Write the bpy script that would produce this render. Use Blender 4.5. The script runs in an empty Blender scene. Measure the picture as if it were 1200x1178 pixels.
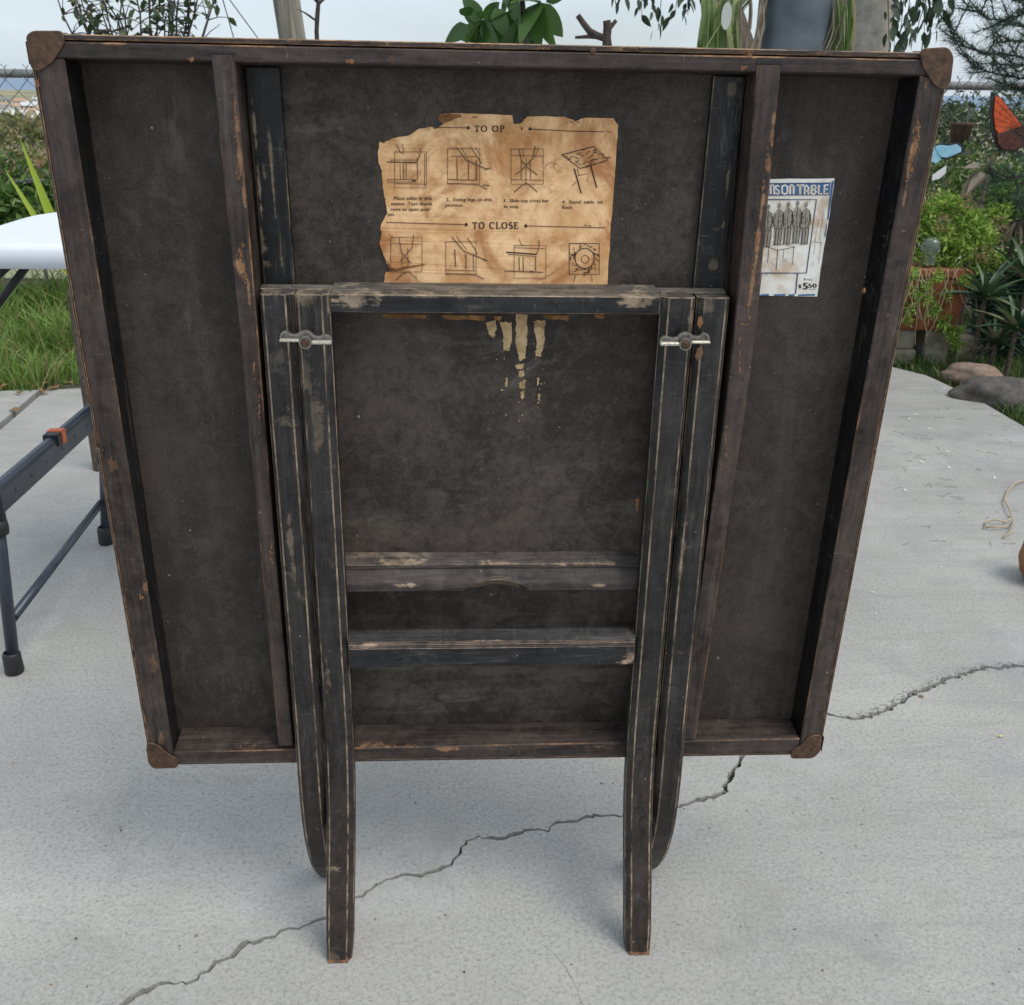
import bpy, bmesh, math, random
import numpy as np
from mathutils import Vector, Matrix, Euler
random.seed(7)
SC = bpy.context.scene
COL = SC.collection
# ---------------------------------------------------------------- camera
CX, CY, CZ = -0.03313, -0.91512, 0.92499
YAW, PITCH, ROLL, FF = 0.056176, 0.399469, 0.019246, 1.153933
def cam_axes():
    f = np.array([math.sin(YAW)*math.cos(PITCH), math.cos(YAW)*math.cos(PITCH), -math.sin(PITCH)])
    r = np.array([math.cos(YAW), -math.sin(YAW), 0.0]); u = np.cross(r, f)
    return math.cos(ROLL)*r+math.sin(ROLL)*u, -math.sin(ROLL)*r+math.cos(ROLL)*u, f
RR, UU, FW = cam_axes()
CAMP = np.array([CX, CY, CZ])
cd = bpy.data.cameras.new('camera'); cam = bpy.data.objects.new('camera', cd); COL.objects.link(cam)
m = Matrix.Identity(4)
for i in range(3):
    m[i][0] = RR[i]; m[i][1] = UU[i]; m[i][2] = -FW[i]; m[i][3] = CAMP[i]
cam.matrix_world = m
cd.sensor_width = 36; cd.sensor_fit = 'HORIZONTAL'; cd.lens = 36*FF*1000/1200
cd.clip_start = 0.02; cd.clip_end = 40000
cd.dof.use_dof = True; cd.dof.focus_distance = 0.92; cd.dof.aperture_fstop = 28
SC.camera = cam
SC.view_settings.view_transform = 'Standard'; SC.view_settings.look = 'None'
SC.view_settings.gamma = 1; SC.view_settings.use_curve_mapping = False
SC.view_settings.exposure = 0.42
# ---------------------------------------------------------------- light: overcast sky
SUN_EL, SUN_AZ = math.radians(56), math.radians(130)   # azimuth clockwise from +Y
W = bpy.data.worlds.new('World'); SC.world = W; W.use_nodes = True
nt = W.node_tree; nt.nodes.clear()
def wn(t, **k):
    n = nt.nodes.new(t)
    for a, b in k.items(): setattr(n, a, b)
    return n
wo = wn('ShaderNodeOutputWorld'); bg = wn('ShaderNodeBackground'); bg.inputs[1].default_value = 0.1
sky = wn('ShaderNodeTexSky', sky_type='NISHITA', sun_disc=False, sun_elevation=SUN_EL, sun_rotation=SUN_AZ)
sky.air_density = 1.0; sky.dust_density = 2.0
tc = wn('ShaderNodeTexCoord'); mp = wn('ShaderNodeMapping'); mp.inputs['Scale'].default_value = (1.0, 1.0, 3.2)
nz = wn('ShaderNodeTexNoise'); nz.inputs['Scale'].default_value = 2.1; nz.inputs['Detail'].default_value = 7; nz.inputs['Roughness'].default_value = 0.5
nz.inputs['Distortion'].default_value = 0.4
rp = wn('ShaderNodeValToRGB'); rp.color_ramp.elements[0].position = 0.30; rp.color_ramp.elements[1].position = 0.66
rp.color_ramp.elements[0].color = (.40, .40, .40, 1); rp.color_ramp.elements[1].color = (1, 1, 1, 1)
mx = wn('ShaderNodeMix', data_type='RGBA'); mx.inputs[7].default_value = (6.25, 7.15, 8.0, 1)
nt.links.new(tc.outputs['Generated'], mp.inputs[0]); nt.links.new(mp.outputs[0], nz.inputs[0]); nt.links.new(nz.outputs[0], rp.inputs[0])
nt.links.new(rp.outputs[0], mx.inputs[0]); nt.links.new(sky.outputs[0], mx.inputs[6]); nt.links.new(mx.outputs[2], bg.inputs[0])
nt.links.new(bg.outputs[0], wo.inputs[0])
sl = bpy.data.lights.new('sun', 'SUN'); so = bpy.data.objects.new('sun', sl); COL.objects.link(so)
sl.energy = 1.6; sl.angle = math.radians(32); sl.color = (1, .95, .88)
sd = Vector((math.sin(SUN_AZ)*math.cos(SUN_EL), math.cos(SUN_AZ)*math.cos(SUN_EL), math.sin(SUN_EL)))
so.rotation_euler = sd.to_track_quat('Z', 'Y').to_euler(); so.location = (2, -2, 6)

# ---------------------------------------------------------------- places
def ray(x, y): return FW+(x-600)/(FF*1000)*RR-(y-589)/(FF*1000)*UU
def G(x, y, h=0.0):
    d = ray(x, y); t = (h-CAMP[2])/d[2]; return Vector(CAMP+t*d)
def Y(x, y, yp):
    d = ray(x, y); t = (yp-CAMP[1])/d[1]; return Vector(CAMP+t*d)
LEAN = math.radians(2.0); LS, LC = math.sin(LEAN), math.cos(LEAN); H0 = 0.22
def TP(x, y, w):
    """photo point -> local (x, depth, height) on the card table's plane at depth w"""
    n = np.array([0, LC, LS]); o = np.array([0, 0, H0]); d = ray(x, y)
    t = (w-(CAMP-o)@n)/(d@n); q = CAMP+t*d-o
    return (q[0], w, float(q@np.array([0, -LS, LC]))+H0)

# ---------------------------------------------------------------- object helpers
def tag(o, label=None, cat=None, group=None, kind=None):
    if label: o['label'] = label
    if cat: o['category'] = cat
    if group: o['group'] = group
    if kind: o['kind'] = kind
    return o
def empty(name, loc=(0, 0, 0), rot=(0, 0, 0)):
    o = bpy.data.objects.new(name, None); COL.objects.link(o); o.location = loc; o.rotation_euler = rot
    o.empty_display_size = .05; return o
def link(name, me, mat=None, parent=None, smooth=False):
    if mat is not None and len(me.materials) == 0: me.materials.append(mat)
    o = bpy.data.objects.new(name, me); COL.objects.link(o)
    if parent: o.parent = parent
    if smooth: me.polygons.foreach_set('use_smooth', [True]*len(me.polygons))
    return o
EDGE = {}
class MB:
    def __init__(s): s.v = []; s.f = []
    def add(s, vs, fs):
        b = len(s.v); s.v += [tuple(v) for v in vs]; s.f += [tuple(b+i for i in f) for f in fs]
    def box(s, a, b):
        x0, y0, z0 = a; x1, y1, z1 = b
        s.add([(x0,y0,z0),(x1,y0,z0),(x1,y1,z0),(x0,y1,z0),(x0,y0,z1),(x1,y0,z1),(x1,y1,z1),(x0,y1,z1)],
              [(0,3,2,1),(4,5,6,7),(0,1,5,4),(1,2,6,5),(2,3,7,6),(3,0,4,7)])
    def tube(s, pts, rad, n=6, cap=True):
        pts = [Vector(p) for p in pts]
        if not hasattr(rad, '__len__'): rad = [rad]*len(pts)
        up = Vector((.31, .17, .93)); rings = []
        for i, p in enumerate(pts):
            t = (pts[min(i+1, len(pts)-1)]-pts[max(i-1, 0)])
            t = t.normalized() if t.length > 1e-9 else Vector((0, 0, 1))
            a = t.cross(up)
            if a.length < .05: a = t.cross(Vector((1, 0, 0)))
            a.normalize(); b = t.cross(a)
            rings.append([p+(a*math.cos(2*math.pi*k/n)+b*math.sin(2*math.pi*k/n))*rad[i] for k in range(n)])
        vs = [v for r in rings for v in r]; fs = []
        for i in range(len(pts)-1):
            for k in range(n):
                fs.append((i*n+k, i*n+(k+1) % n, (i+1)*n+(k+1) % n, (i+1)*n+k))
        if cap: fs += [tuple(range(n))[::-1], tuple((len(pts)-1)*n+k for k in range(n))]
        s.add(vs, fs)
    def lathe(s, prof, c=(0, 0, 0), n=24):
        vs = []; fs = []
        for r, z in prof:
            for k in range(n):
                a = 2*math.pi*k/n; vs.append((c[0]+r*math.cos(a), c[1]+r*math.sin(a), c[2]+z))
        for i in range(len(prof)-1):
            for k in range(n): fs.append((i*n+k, i*n+(k+1) % n, (i+1)*n+(k+1) % n, (i+1)*n+k))
        s.add(vs, fs)
    def sweep_xz(s, rings):
        """closed rings with the same vertex count, capped"""
        n = len(rings[0]); vs = [v for r in rings for v in r]; fs = []
        for i in range(len(rings)-1):
            for k in range(n): fs.append((i*n+k, i*n+(k+1) % n, (i+1)*n+(k+1) % n, (i+1)*n+k))
        fs += [tuple(range(n))[::-1], tuple((len(rings)-1)*n+k for k in range(n))]
        s.add(vs, fs)
    def me(s, name='mesh', bev=0, seg=1, edge=False):
        me = bpy.data.meshes.new(name); me.from_pydata(s.v, [], s.f); me.validate()
        bm = bmesh.new(); bm.from_mesh(me)
        bmesh.ops.recalc_face_normals(bm, faces=bm.faces)
        if bev:
            es = [e for e in bm.edges if len(e.link_faces) == 2 and e.calc_face_angle(0) > .5]
            r = bmesh.ops.bevel(bm, geom=es, offset=bev, segments=seg, affect='EDGES', clamp_overlap=True)
            if edge:
                for f in r['faces']: f.material_index = 1
        bm.to_mesh(me); bm.free(); return me
    def build(s, name, mat, parent=None, bev=0, seg=1, smooth=False):
        ed = EDGE.get(mat.name) if (mat and bev) else None
        o = link(name, s.me(name, bev, seg, ed is not None), mat, parent, smooth)
        if ed: o.data.materials.append(ed)
        return o
def raw_mesh(name, v, f):
    me = bpy.data.meshes.new(name); me.from_pydata(v, [], f); return me

# ---------------------------------------------------------------- materials
class N:
    def __init__(s, name):
        s.m = bpy.data.materials.new(name); s.m.use_nodes = True; s.t = s.m.node_tree; s.t.nodes.clear()
        s.out = s.n('ShaderNodeOutputMaterial'); s.b = s.n('ShaderNodeBsdfPrincipled'); s.l(s.b.outputs[0], s.out.inputs[0])
        s.tc = s.n('ShaderNodeTexCoord')
    def n(s, t, **k):
        x = s.t.nodes.new(t)
        for a, b in k.items(): setattr(x, a, b)
        return x
    def l(s, a, b): s.t.links.new(a, b)
    def map(s, scale=(1, 1, 1), rot=(0, 0, 0), src='Object'):
        x = s.n('ShaderNodeMapping'); x.inputs['Scale'].default_value = scale; x.inputs['Rotation'].default_value = rot
        s.l(s.tc.outputs[src], x.inputs[0]); return x.outputs[0]
    def noise(s, vec, scale=5, detail=5, rough=.55, dist=0):
        x = s.n('ShaderNodeTexNoise'); x.inputs['Scale'].default_value = scale; x.inputs['Detail'].default_value = detail
        x.inputs['Roughness'].default_value = rough; x.inputs['Distortion'].default_value = dist; s.l(vec, x.inputs[0]); return x.outputs[0]
    def voro(s, vec, scale=5, rnd=1, feature='F1'):
        x = s.n('ShaderNodeTexVoronoi', feature=feature); x.inputs['Scale'].default_value = scale; s.l(vec, x.inputs[0]); return x.outputs[0]
    def rng(s, v, a, b, c=0, d=1):
        x = s.n('ShaderNodeMapRange'); s.l(v, x.inputs[0])
        for i, q in enumerate((a, b, c, d)): x.inputs[i+1].default_value = q
        return x.outputs[0]
    def mix(s, f, a, b, mode='MIX'):
        x = s.n('ShaderNodeMix', data_type='RGBA', blend_type=mode)
        if hasattr(f, 'links'): s.l(f, x.inputs[0])
        else: x.inputs[0].default_value = f
        for i, q in ((6, a), (7, b)):
            if hasattr(q, 'links'): s.l(q, x.inputs[i])
            else: x.inputs[i].default_value = (*q, 1)
        return x.outputs[2]
    def math(s, op, a, b=None):
        x = s.n('ShaderNodeMath', operation=op)
        for i, q in ((0, a), (1, b)):
            if q is None: continue
            if hasattr(q, 'links'): s.l(q, x.inputs[i])
            else: x.inputs[i].default_value = q
        return x.outputs[0]
    def bump(s, h, st=.3, d=.001, nrm=None):
        x = s.n('ShaderNodeBump'); x.inputs['Strength'].default_value = st; x.inputs['Distance'].default_value = d
        s.l(h, x.inputs['Height'])
        if nrm is not None: s.l(nrm, x.inputs['Normal'])
        s.l(x.outputs[0], s.b.inputs['Normal']); return x.outputs[0]
    def edge(s, r=.0015, lo=.02, hi=.18):
        bv = s.n('ShaderNodeBevel', samples=6); bv.inputs[0].default_value = r
        g = s.n('ShaderNodeNewGeometry'); d = s.n('ShaderNodeVectorMath', operation='DOT_PRODUCT')
        s.l(bv.outputs[0], d.inputs[0]); s.l(g.outputs['Normal'], d.inputs[1])
        return s.rng(s.math('SUBTRACT', 1.0, d.outputs['Value']), lo, hi)
    def col(s, c, rough=.6, metal=0, spec=None):
        if hasattr(c, 'links'): s.l(c, s.b.inputs['Base Color'])
        else: s.b.inputs['Base Color'].default_value = (*c, 1)
        if hasattr(rough, 'links'): s.l(rough, s.b.inputs['Roughness'])
        else: s.b.inputs['Roughness'].default_value = rough
        s.b.inputs['Metallic'].default_value = metal
        if spec is not None: s.b.inputs['Specular IOR Level'].default_value = spec
        return s.m
def spots(w, L):
    out = []
    for px, py, rx, ry, st in L:
        q = TP(px, py, w); k = (CAMP[1]*-1)/1154.0; out.append((q[0], q[2], rx*k, ry*k, st))
    return out
SPOTS = {'rim_paint_vertical': spots(0, [(281,312,6.8,11.0,0.72),(277,135,1.9,22.1,0.58),(281,185,2.5,28.9,0.58),(286,225,2.2,18.7,0.50),(292,345,2.2,25.5,0.58),(1073,165,3.7,30.6,0.72),(1066,195,3.7,20.4,0.72),(1060,232,2.5,13.6,0.50),
    (905,150,2.5,18.7,0.50),(900,190,4.3,17.0,0.58),(893,240,2.5,25.5,0.65),(887,285,3.1,30.6,0.65),(880,340,2.2,34.0,0.58),(172,690,5.6,10.2,0.58),(180,780,7.4,18.7,0.25),(319,655,1.9,13.6,0.72),(97,272,1.9,4.2,0.72),(190,870,8.7,17.0,0.36),(133,545,8.1,13.6,0.23),(1085,100,2.5,10.2,0.50)]),
  'rim_paint_horizontal': spots(0, [(410,73,7.6,3.4,0.90),(225,70,5.1,2.5,0.63),(540,51,59.5,1.9,0.81),(135,51,15.3,1.9,0.72),(300,48,34.0,1.5,0.72),(650,55,51.0,1.7,0.72),(880,64,15.3,4.2,0.90),(905,60,34.0,1.5,0.72),(525,878,18.7,4.2,0.63),(460,876,51.0,1.7,0.63),(700,875,34.0,1.7,0.54),(980,64,34.0,1.5,0.63),(415,52,20.4,4.2,0.36),(290,880,17.0,3.4,0.45)]),
  'leg_black_paint': spots(-.008, [(358,352,18,16,0.46),(388,350,8,26,0.50),(312,345,14,6,0.37),(345,350,5,20,0.43),(372,500,9,60,0.22),(360,440,12,30,0.25),(395,985,14,5,0.50),(398,1060,14,18,0.19),(780,345,10,20,0.43),(812,380,6,18,0.50),(745,1090,14,20,0.22),(386,790,6,30,0.37),(325,420,14,20,0.19),(832,360,10,12,0.25),(342,640,5,60,0.31),(800,640,5,60,0.31)]),
  'crossbar_black_paint': spots(-.006, [(415,355,36,12,.7),(748,356,26,12,.7),(430,757,34,5,.95),(738,765,14,12,.8),(500,350,60,4,.5),(730,776,16,4,.8)]),
  'leg_rail_black_paint': spots(-.012, [(430,757,34,5,.95),(738,768,12,12,.8),(730,776,16,4,.8),(560,752,60,2,.5)]),
  'guide_varnish_and_rail_shade': spots(.029, [(299,160,2.5,34,.7),(303,210,2.5,40,.7),(309,200,3,16,.5),(316,165,3,30,.5),(321,230,2,50,.6),(307,285,9,18,.55),(329,290,2,30,.6),(312,310,12,8,.4),(862,140,2,40,.6),(853,210,2.5,40,.6),(846,280,3,30,.6),(858,105,8,14,.45),(835,310,10,10,.4)]),
  'stop_rail_paint': spots(.015, [(470,664,50,2.5,1),(690,664,60,2.5,1),(480,684,20,4,1),(580,664,40,2,.8),(700,684,14,3,.9),(640,648,50,3,.6),(450,660,60,4,.35)])}
def paint(name, c1, c2, axis, wear, wearamt=.5, dust=(.16, .15, .14), dustamt=.25, rough=.5, smudge=.0, flecks=True, seed=0.0, wr=.0016, face=False):
    s = N(name+('_worn_arris' if face else ''))
    g = {'x': (5, 70, 70), 'z': (70, 70, 5)}[axis]
    v = s.map(g); vo = s.map((1, 1, 1), (seed, seed*.7, seed*.3))
    a = s.noise(v, 1.0, 8, .7, .8); a2 = s.noise(s.map(tuple(q*3.6 for q in g), (0, seed*.02, 0)), 1.0, 6, .7, .5)
    mo = s.noise(vo, 52, 7, .72, .6); lg = s.noise(vo, 11, 4, .6)
    val = s.math('ADD', s.math('ADD', s.math('MULTIPLY', a, .28), s.math('MULTIPLY', a2, .22)), s.math('ADD', s.math('MULTIPLY', mo, .28), s.math('MULTIPLY', lg, .22)))
    c = s.mix(s.rng(val, .42, .58), tuple(q*.55 for q in c1), tuple(q*1.5 for q in c2))
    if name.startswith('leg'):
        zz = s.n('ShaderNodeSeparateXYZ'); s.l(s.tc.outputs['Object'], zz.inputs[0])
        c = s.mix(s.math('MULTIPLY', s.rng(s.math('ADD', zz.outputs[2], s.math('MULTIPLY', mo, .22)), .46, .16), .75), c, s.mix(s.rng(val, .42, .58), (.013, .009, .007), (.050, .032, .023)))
    # rubbed, dusty patches, in streaks along the board and in blotches
    du = s.math('MULTIPLY', s.rng(s.noise(s.map(tuple(q*1.7 for q in g)), 1.0, 9, .76, 1.4), .52, .68), s.rng(s.noise(vo, 13, 6, .7), .44, .60))
    c = s.mix(s.math('MULTIPLY', du, dustamt), c, dust)
    du2 = s.math('MULTIPLY', s.rng(s.noise(vo, 95, 8, .75, 1.0), .56, .68), s.rng(s.noise(vo, 8, 4, .6), .50, .62))
    c = s.mix(s.math('MULTIPLY', du2, dustamt*.9), c, dust)
    # fine cross scratches
    sc = s.math('MULTIPLY', s.rng(s.noise(s.map((60, 60, 520) if axis == 'z' else (520, 60, 60), (.2, .45, .25)), 1.0, 3, .5, 1.0), .64, .72), s.rng(lg, .48, .56))
    c = s.mix(s.math('MULTIPLY', sc, .45), c, dust)
    if flecks:
        f = s.rng(s.voro(s.map((1, 1, 1)), 75), .03, .08, 1, 0)
        f = s.math('MULTIPLY', f, s.rng(s.noise(vo, 21, 2), .52, .6))
        c = s.mix(s.math('MULTIPLY', f, .75), c, (.42, .36, .30))
    br = s.rng(s.noise(s.map(tuple(q*.8 for q in g), (seed, 0, seed)), 1.6, 8, .75), .66-.30*wearamt, .70-.22*wearamt)
    ge = s.n('ShaderNodeNewGeometry'); sn = s.n('ShaderNodeSeparateXYZ'); s.l(ge.outputs['True Normal'], sn.inputs[0])
    dk_ = {'crossbar_black_paint': 1.0, 'stop_rail_paint': .40, 'leg_black_paint': .7}.get(name.replace('_worn_arris', ''), .10)
    c = s.mix(s.math('MULTIPLY', s.rng(sn.outputs[2], .55, .9), s.rng(s.math('ADD', s.math('MULTIPLY', mo, .4), s.math('MULTIPLY', a2, .6)), .42, .58, .2*dk_, .85*dk_)), c, tuple(q*1.15 for q in dust))
    sp_n = s.noise(s.map(tuple(2.4*q for q in g)), 1.0, 6, .75, .6)
    for (x_, z_, rx_, rz_, st_) in SPOTS.get(name, ()):
        sb = s.n('ShaderNodeVectorMath', operation='SUBTRACT'); s.l(s.tc.outputs['Object'], sb.inputs[0]); sb.inputs[1].default_value = (x_, 0, z_)
        ml = s.n('ShaderNodeVectorMath', operation='MULTIPLY'); s.l(sb.outputs[0], ml.inputs[0]); ml.inputs[1].default_value = (1/rx_, 0, 1/rz_)
        ln = s.n('ShaderNodeVectorMath', operation='LENGTH'); s.l(ml.outputs[0], ln.inputs[0])
        mk = s.rng(s.math('ADD', s.math('SUBTRACT', 1.0, ln.outputs['Value']), s.math('MULTIPLY', s.math('SUBTRACT', s.math('ADD', s.math('MULTIPLY', sp_n, .5), s.math('MULTIPLY', mo, .5)), .5), 5.0)), .25, .55)
        c = s.mix(s.math('MULTIPLY', mk, s.math('MULTIPLY', s.rng(ln.outputs['Value'], 1.6, .9), st_)), c, s.mix(s.rng(mo, .42, .58), tuple(q*.45 for q in wear), tuple(min(1, q*1.15) for q in wear)))
    chips = s.math('MULTIPLY', s.rng(s.noise(vo, 34, 6, .7), .60, .66), s.rng(s.noise(vo, 5, 3), .5, .62))
    ef = s.math('MULTIPLY', br, 1.0 if face else 0.0)
    if face: c = s.mix(s.math('MULTIPLY', ef, .9), c, s.mix(s.rng(s.noise(vo, 60, 6, .7), .38, .62), tuple(q*.35 for q in wear), tuple(min(1, q*1.2) for q in wear)))
    c = s.mix(s.math('MULTIPLY', chips, .35*wearamt), c, wear)
    h = s.math('ADD', s.math('ADD', s.math('MULTIPLY', a, .6), s.math('MULTIPLY', mo, .5)), s.math('MULTIPLY', s.noise(s.map(), 420, 3), .35))
    h = s.math('SUBTRACT', h, s.math('MULTIPLY', ef, .6))
    s.bump(h, .55, .0009)
    s.col(c, s.rng(a, .3, .7, rough-.1, rough+.15), spec=.35)
    if not face: EDGE[name] = paint(name, c1, c2, axis, wear, wearamt, dust, dustamt, rough, smudge, flecks, seed, wr, True)
    return s.m
TAN = (.36, .19, .09)
M = {}
M['rim_x'] = paint('rim_paint_horizontal', (.026, .0180, .0150), (.052, .037, .031), 'x', TAN, .45, dustamt=.34, seed=.3)
M['rim_z'] = paint('rim_paint_vertical', (.026, .0180, .0150), (.052, .037, .031), 'z', TAN, .45, dustamt=.34, seed=1.1)
M['leg'] = paint('leg_black_paint', (.010, .0088, .0086), (.024, .0215, .0205), 'z', (.33, .25, .17), .82, dust=(.13, .12, .11), dustamt=.50, rough=.45, seed=2.2, wr=.0013)
M['bar'] = paint('crossbar_black_paint', (.009, .009, .0105), (.021, .020, .022), 'x', (.36, .27, .18), .95, dust=(.17, .15, .125), dustamt=.75, rough=.5, seed=.8, wr=.0014)
M['legrail'] = paint('leg_rail_black_paint', (.009, .009, .0105), (.021, .020, .022), 'x', (.40, .28, .20), .95, dust=(.17, .15, .125), dustamt=.6, rough=.42, seed=4.1)
M['guide'] = paint('guide_varnish_and_rail_shade', (.004, .004, .005), (.008, .008, .009), 'z', (.25, .19, .12), .7, dust=(.14, .13, .11), dustamt=.7, rough=.3, seed=.5)
M['stop'] = paint('stop_rail_paint', (.032, .025, .023), (.055, .043, .039), 'x', (.34, .25, .17), .6, dust=(.17, .15, .13), dustamt=.5, rough=.6, seed=1.7)
def panel_mat():
    s = N('fibreboard_panel'); o = s.map()
    a = s.noise(o, 7, 8, .62, .5); st = s.noise(s.map((26, 26, 2.2)), 1, 6, .6, .8); hz = s.noise(s.map((2.0, 20, 30)), 1, 7, .62, 1.0)
    mo = s.noise(o, 48, 8, .74, .8); m2 = s.noise(o, 150, 6, .7)
    val = s.math('ADD', s.math('MULTIPLY', a, .42), s.math('ADD', s.math('MULTIPLY', mo, .36), s.math('MULTIPLY', m2, .22)))
    c = s.mix(s.rng(val, .44, .57), (.023, .0172, .0132), (.080, .062, .050))
    # separate x position for streak direction
    sp = s.n('ShaderNodeSeparateXYZ'); s.l(s.tc.outputs['Object'], sp.inputs[0])
    side = s.rng(s.math('ABSOLUTE', sp.outputs[0]), .20, .24)
    c = s.mix(s.math('MULTIPLY', s.math('MULTIPLY', side, s.rng(s.math('ADD', s.math('MULTIPLY', st, .75), s.math('MULTIPLY', mo, .25)), .50, .66)), .55), c, (.115, .100, .088))
    low = s.rng(sp.outputs[2], .62, .44)
    mid = s.math('MULTIPLY', s.math('SUBTRACT', 1.0, side), low)
    c = s.mix(s.math('MULTIPLY', s.math('MULTIPLY', mid, s.rng(s.math('ADD', s.math('MULTIPLY', hz, .75), s.math('MULTIPLY', mo, .25)), .52, .66)), .55), c, (.14, .122, .108))
    c = s.mix(s.math('MULTIPLY', s.math('MULTIPLY', s.rng(s.noise(o, 17, 9, .75, 1.6), .52, .66), s.rng(s.noise(o, 5, 3), .46, .58)), .60), c, (.145, .13, .11))
    c = s.mix(s.math('MULTIPLY', side, .45), c, (.036, .026, .022))
    sw = s.math('ADD', s.math('MULTIPLY', s.noise(s.map((9, 9, 42)), 1, 8, .7, 2.0), .7), s.math('MULTIPLY', mo, .3)); sv = s.math('ADD', s.math('MULTIPLY', s.noise(s.map((40, 9, 8)), 1, 8, .7, 2.0), .7), s.math('MULTIPLY', mo, .3))
    for x_, z_, rx_, rz_, st_ in spots(.0385, [(520,820,120,24,.75),(470,805,50,26,.5),(290,800,55,62,.5),(205,140,20,60,.5),(255,150,22,40,.35),(380,150,50,34,.5),(560,400,130,18,.45),(560,570,160,50,.35),(310,690,24,90,.4),(218,760,12,80,.5),(900,830,70,22,.4),(230,430,30,120,.3),(960,420,50,140,.2),(440,620,60,24,.4),(700,635,50,18,.4),(850,115,16,36,.4),(640,440,60,30,.3)]):
        sb = s.n('ShaderNodeVectorMath', operation='SUBTRACT'); s.l(s.tc.outputs['Object'], sb.inputs[0]); sb.inputs[1].default_value = (x_, 0, z_)
        ml = s.n('ShaderNodeVectorMath', operation='MULTIPLY'); s.l(sb.outputs[0], ml.inputs[0]); ml.inputs[1].default_value = (1/rx_, 0, 1/rz_)
        ln = s.n('ShaderNodeVectorMath', operation='LENGTH'); s.l(ml.outputs[0], ln.inputs[0])
        c = s.mix(s.math('MULTIPLY', s.math('MULTIPLY', s.rng(ln.outputs['Value'], 1.15, .3), s.rng(sw if rx_ > rz_ else sv, .46, .62)), st_*.8), c, (.165, .145, .115))
    for sc, th, col, am in ((36, .06, (.45, .42, .38), .8), (95, .10, (.26, .24, .21), .6), (60, .07, (.010, .009, .008), .8)):
        f = s.math('MULTIPLY', s.rng(s.voro(s.map((1, 1, 1), (sc, .3, 1)), sc), th*.5, th, 1, 0), s.rng(s.noise(o, sc*.4, 2), .52, .6))
        c = s.mix(s.math('MULTIPLY', f, am), c, col)
    fine = s.noise(o, 520, 3, .6)
    c = s.mix(.16, c, s.mix(s.rng(fine, .40, .60), (.010, .009, .008), (.12, .105, .09)))
    s.bump(s.math('ADD', s.math('MULTIPLY', fine, .5), s.math('MULTIPLY', a, .8)), .5, .0007)
    return s.col(c, .62, spec=.3)
M['panel'] = panel_mat()
def rust_mat():
    s = N('rusty_cap_metal'); o = s.map()
    c = s.mix(s.rng(s.noise(o, 90, 8, .7), .35, .65), (.035, .020, .013), (.125, .066, .037))
    c = s.mix(s.math('MULTIPLY', s.rng(s.noise(o, 240, 5, .7), .5, .68), .5), c, (.19, .12, .07))
    c = s.mix(s.math('MULTIPLY', s.edge(.0012), .5), c, (.28, .17, .10))
    s.bump(s.noise(o, 260, 6, .7), .6, .0006); return s.col(c, .55, .35)
M['rust'] = rust_mat()
def paper_mat(name, c1, c2, st, blot=.5, sc=1.0):
    s = N(name); o = s.map()
    c = s.mix(s.rng(s.noise(o, 26*sc, 8, .7, .4), .40, .60), c1, c2)
    c = s.mix(s.math('MULTIPLY', s.rng(s.noise(s.map((1, 1, 1), (.4, .2, .9)), 15*sc, 6, .65, 1.1), .50, .63), blot), c, st)
    ring = s.voro(s.map((1, 1, 1), (.3, .1, .2)), 62*sc)
    rg = s.math('MULTIPLY', s.rng(s.math('ABSOLUTE', s.math('SUBTRACT', ring, .3)), .0, .05, 1, 0), s.rng(s.noise(o, 30*sc, 2), .5, .58))
    c = s.mix(s.math('MULTIPLY', rg, .35), c, st)
    c = s.mix(s.math('MULTIPLY', s.edge(.0022, .0, .3), .0), c, st)
    s.bump(s.noise(o, 90, 5, .6), .35, .0008); return s.col(c, .8, spec=.2)
M['paper'] = paper_mat('aged_tan_paper', (.62, .33, .14), (.92, .60, .33), (.40, .16, .055), .8)
M['paper_edge'] = paper_mat('scorched_paper_edge', (.20, .085, .03), (.36, .19, .08), (.10, .04, .015), .6)
M['paper2'] = paper_mat('stained_white_paper', (.78, .72, .62), (.90, .88, .82), (.48, .28, .13), .6, 1.5)
M['residue'] = paper_mat('glue_residue', (.50, .33, .16), (.66, .48, .27), (.26, .15, .07), .8, 3)
def plain(name, c, rough=.6, metal=0, c2=None, sc=30, bump=0, spec=None):
    s = N(name)
    if c2: c = s.mix(s.rng(s.noise(s.map(), sc, 6, .6), .35, .65), c, c2)
    if bump: s.bump(s.noise(s.map(), sc*4, 5, .6), .5, bump)
    return s.col(c, rough, metal, spec)
M['ink'] = plain('faded_black_ink', (.03, .015, .010), .8, c2=(.07, .035, .018), sc=300)
M['ink2'] = plain('light_brown_ink', (.13, .065, .030), .8, c2=(.22, .12, .06), sc=200)
M['blue_ink'] = plain('blue_label_ink', (.035, .11, .27), .7, c2=(.06, .16, .34), sc=160)
M['navy_ink'] = plain('dark_navy_ink', (.02, .045, .12), .7)
M['white_ink'] = plain('label_lettering_white', (.80, .77, .70), .7, c2=(.62, .48, .32), sc=120)
M['grey_ink'] = plain('grey_halftone_ink', (.16, .15, .13), .7, c2=(.36, .33, .28), sc=260)
M['pale_ink'] = plain('pale_figure_ink', (.36, .33, .27), .7, c2=(.26, .24, .20), sc=260)
def metal_mat():
    s = N('tarnished_wing_nut_metal'); o = s.map()
    c = s.mix(s.rng(s.noise(o, 260, 7, .65), .35, .65), (.07, .065, .06), (.24, .22, .20))
    c = s.mix(s.math('MULTIPLY', s.edge(.0008), .8), c, (.62, .58, .48)); s.bump(s.noise(o, 500, 5), .4, .0004)
    return s.col(c, .42, .55)
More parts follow.
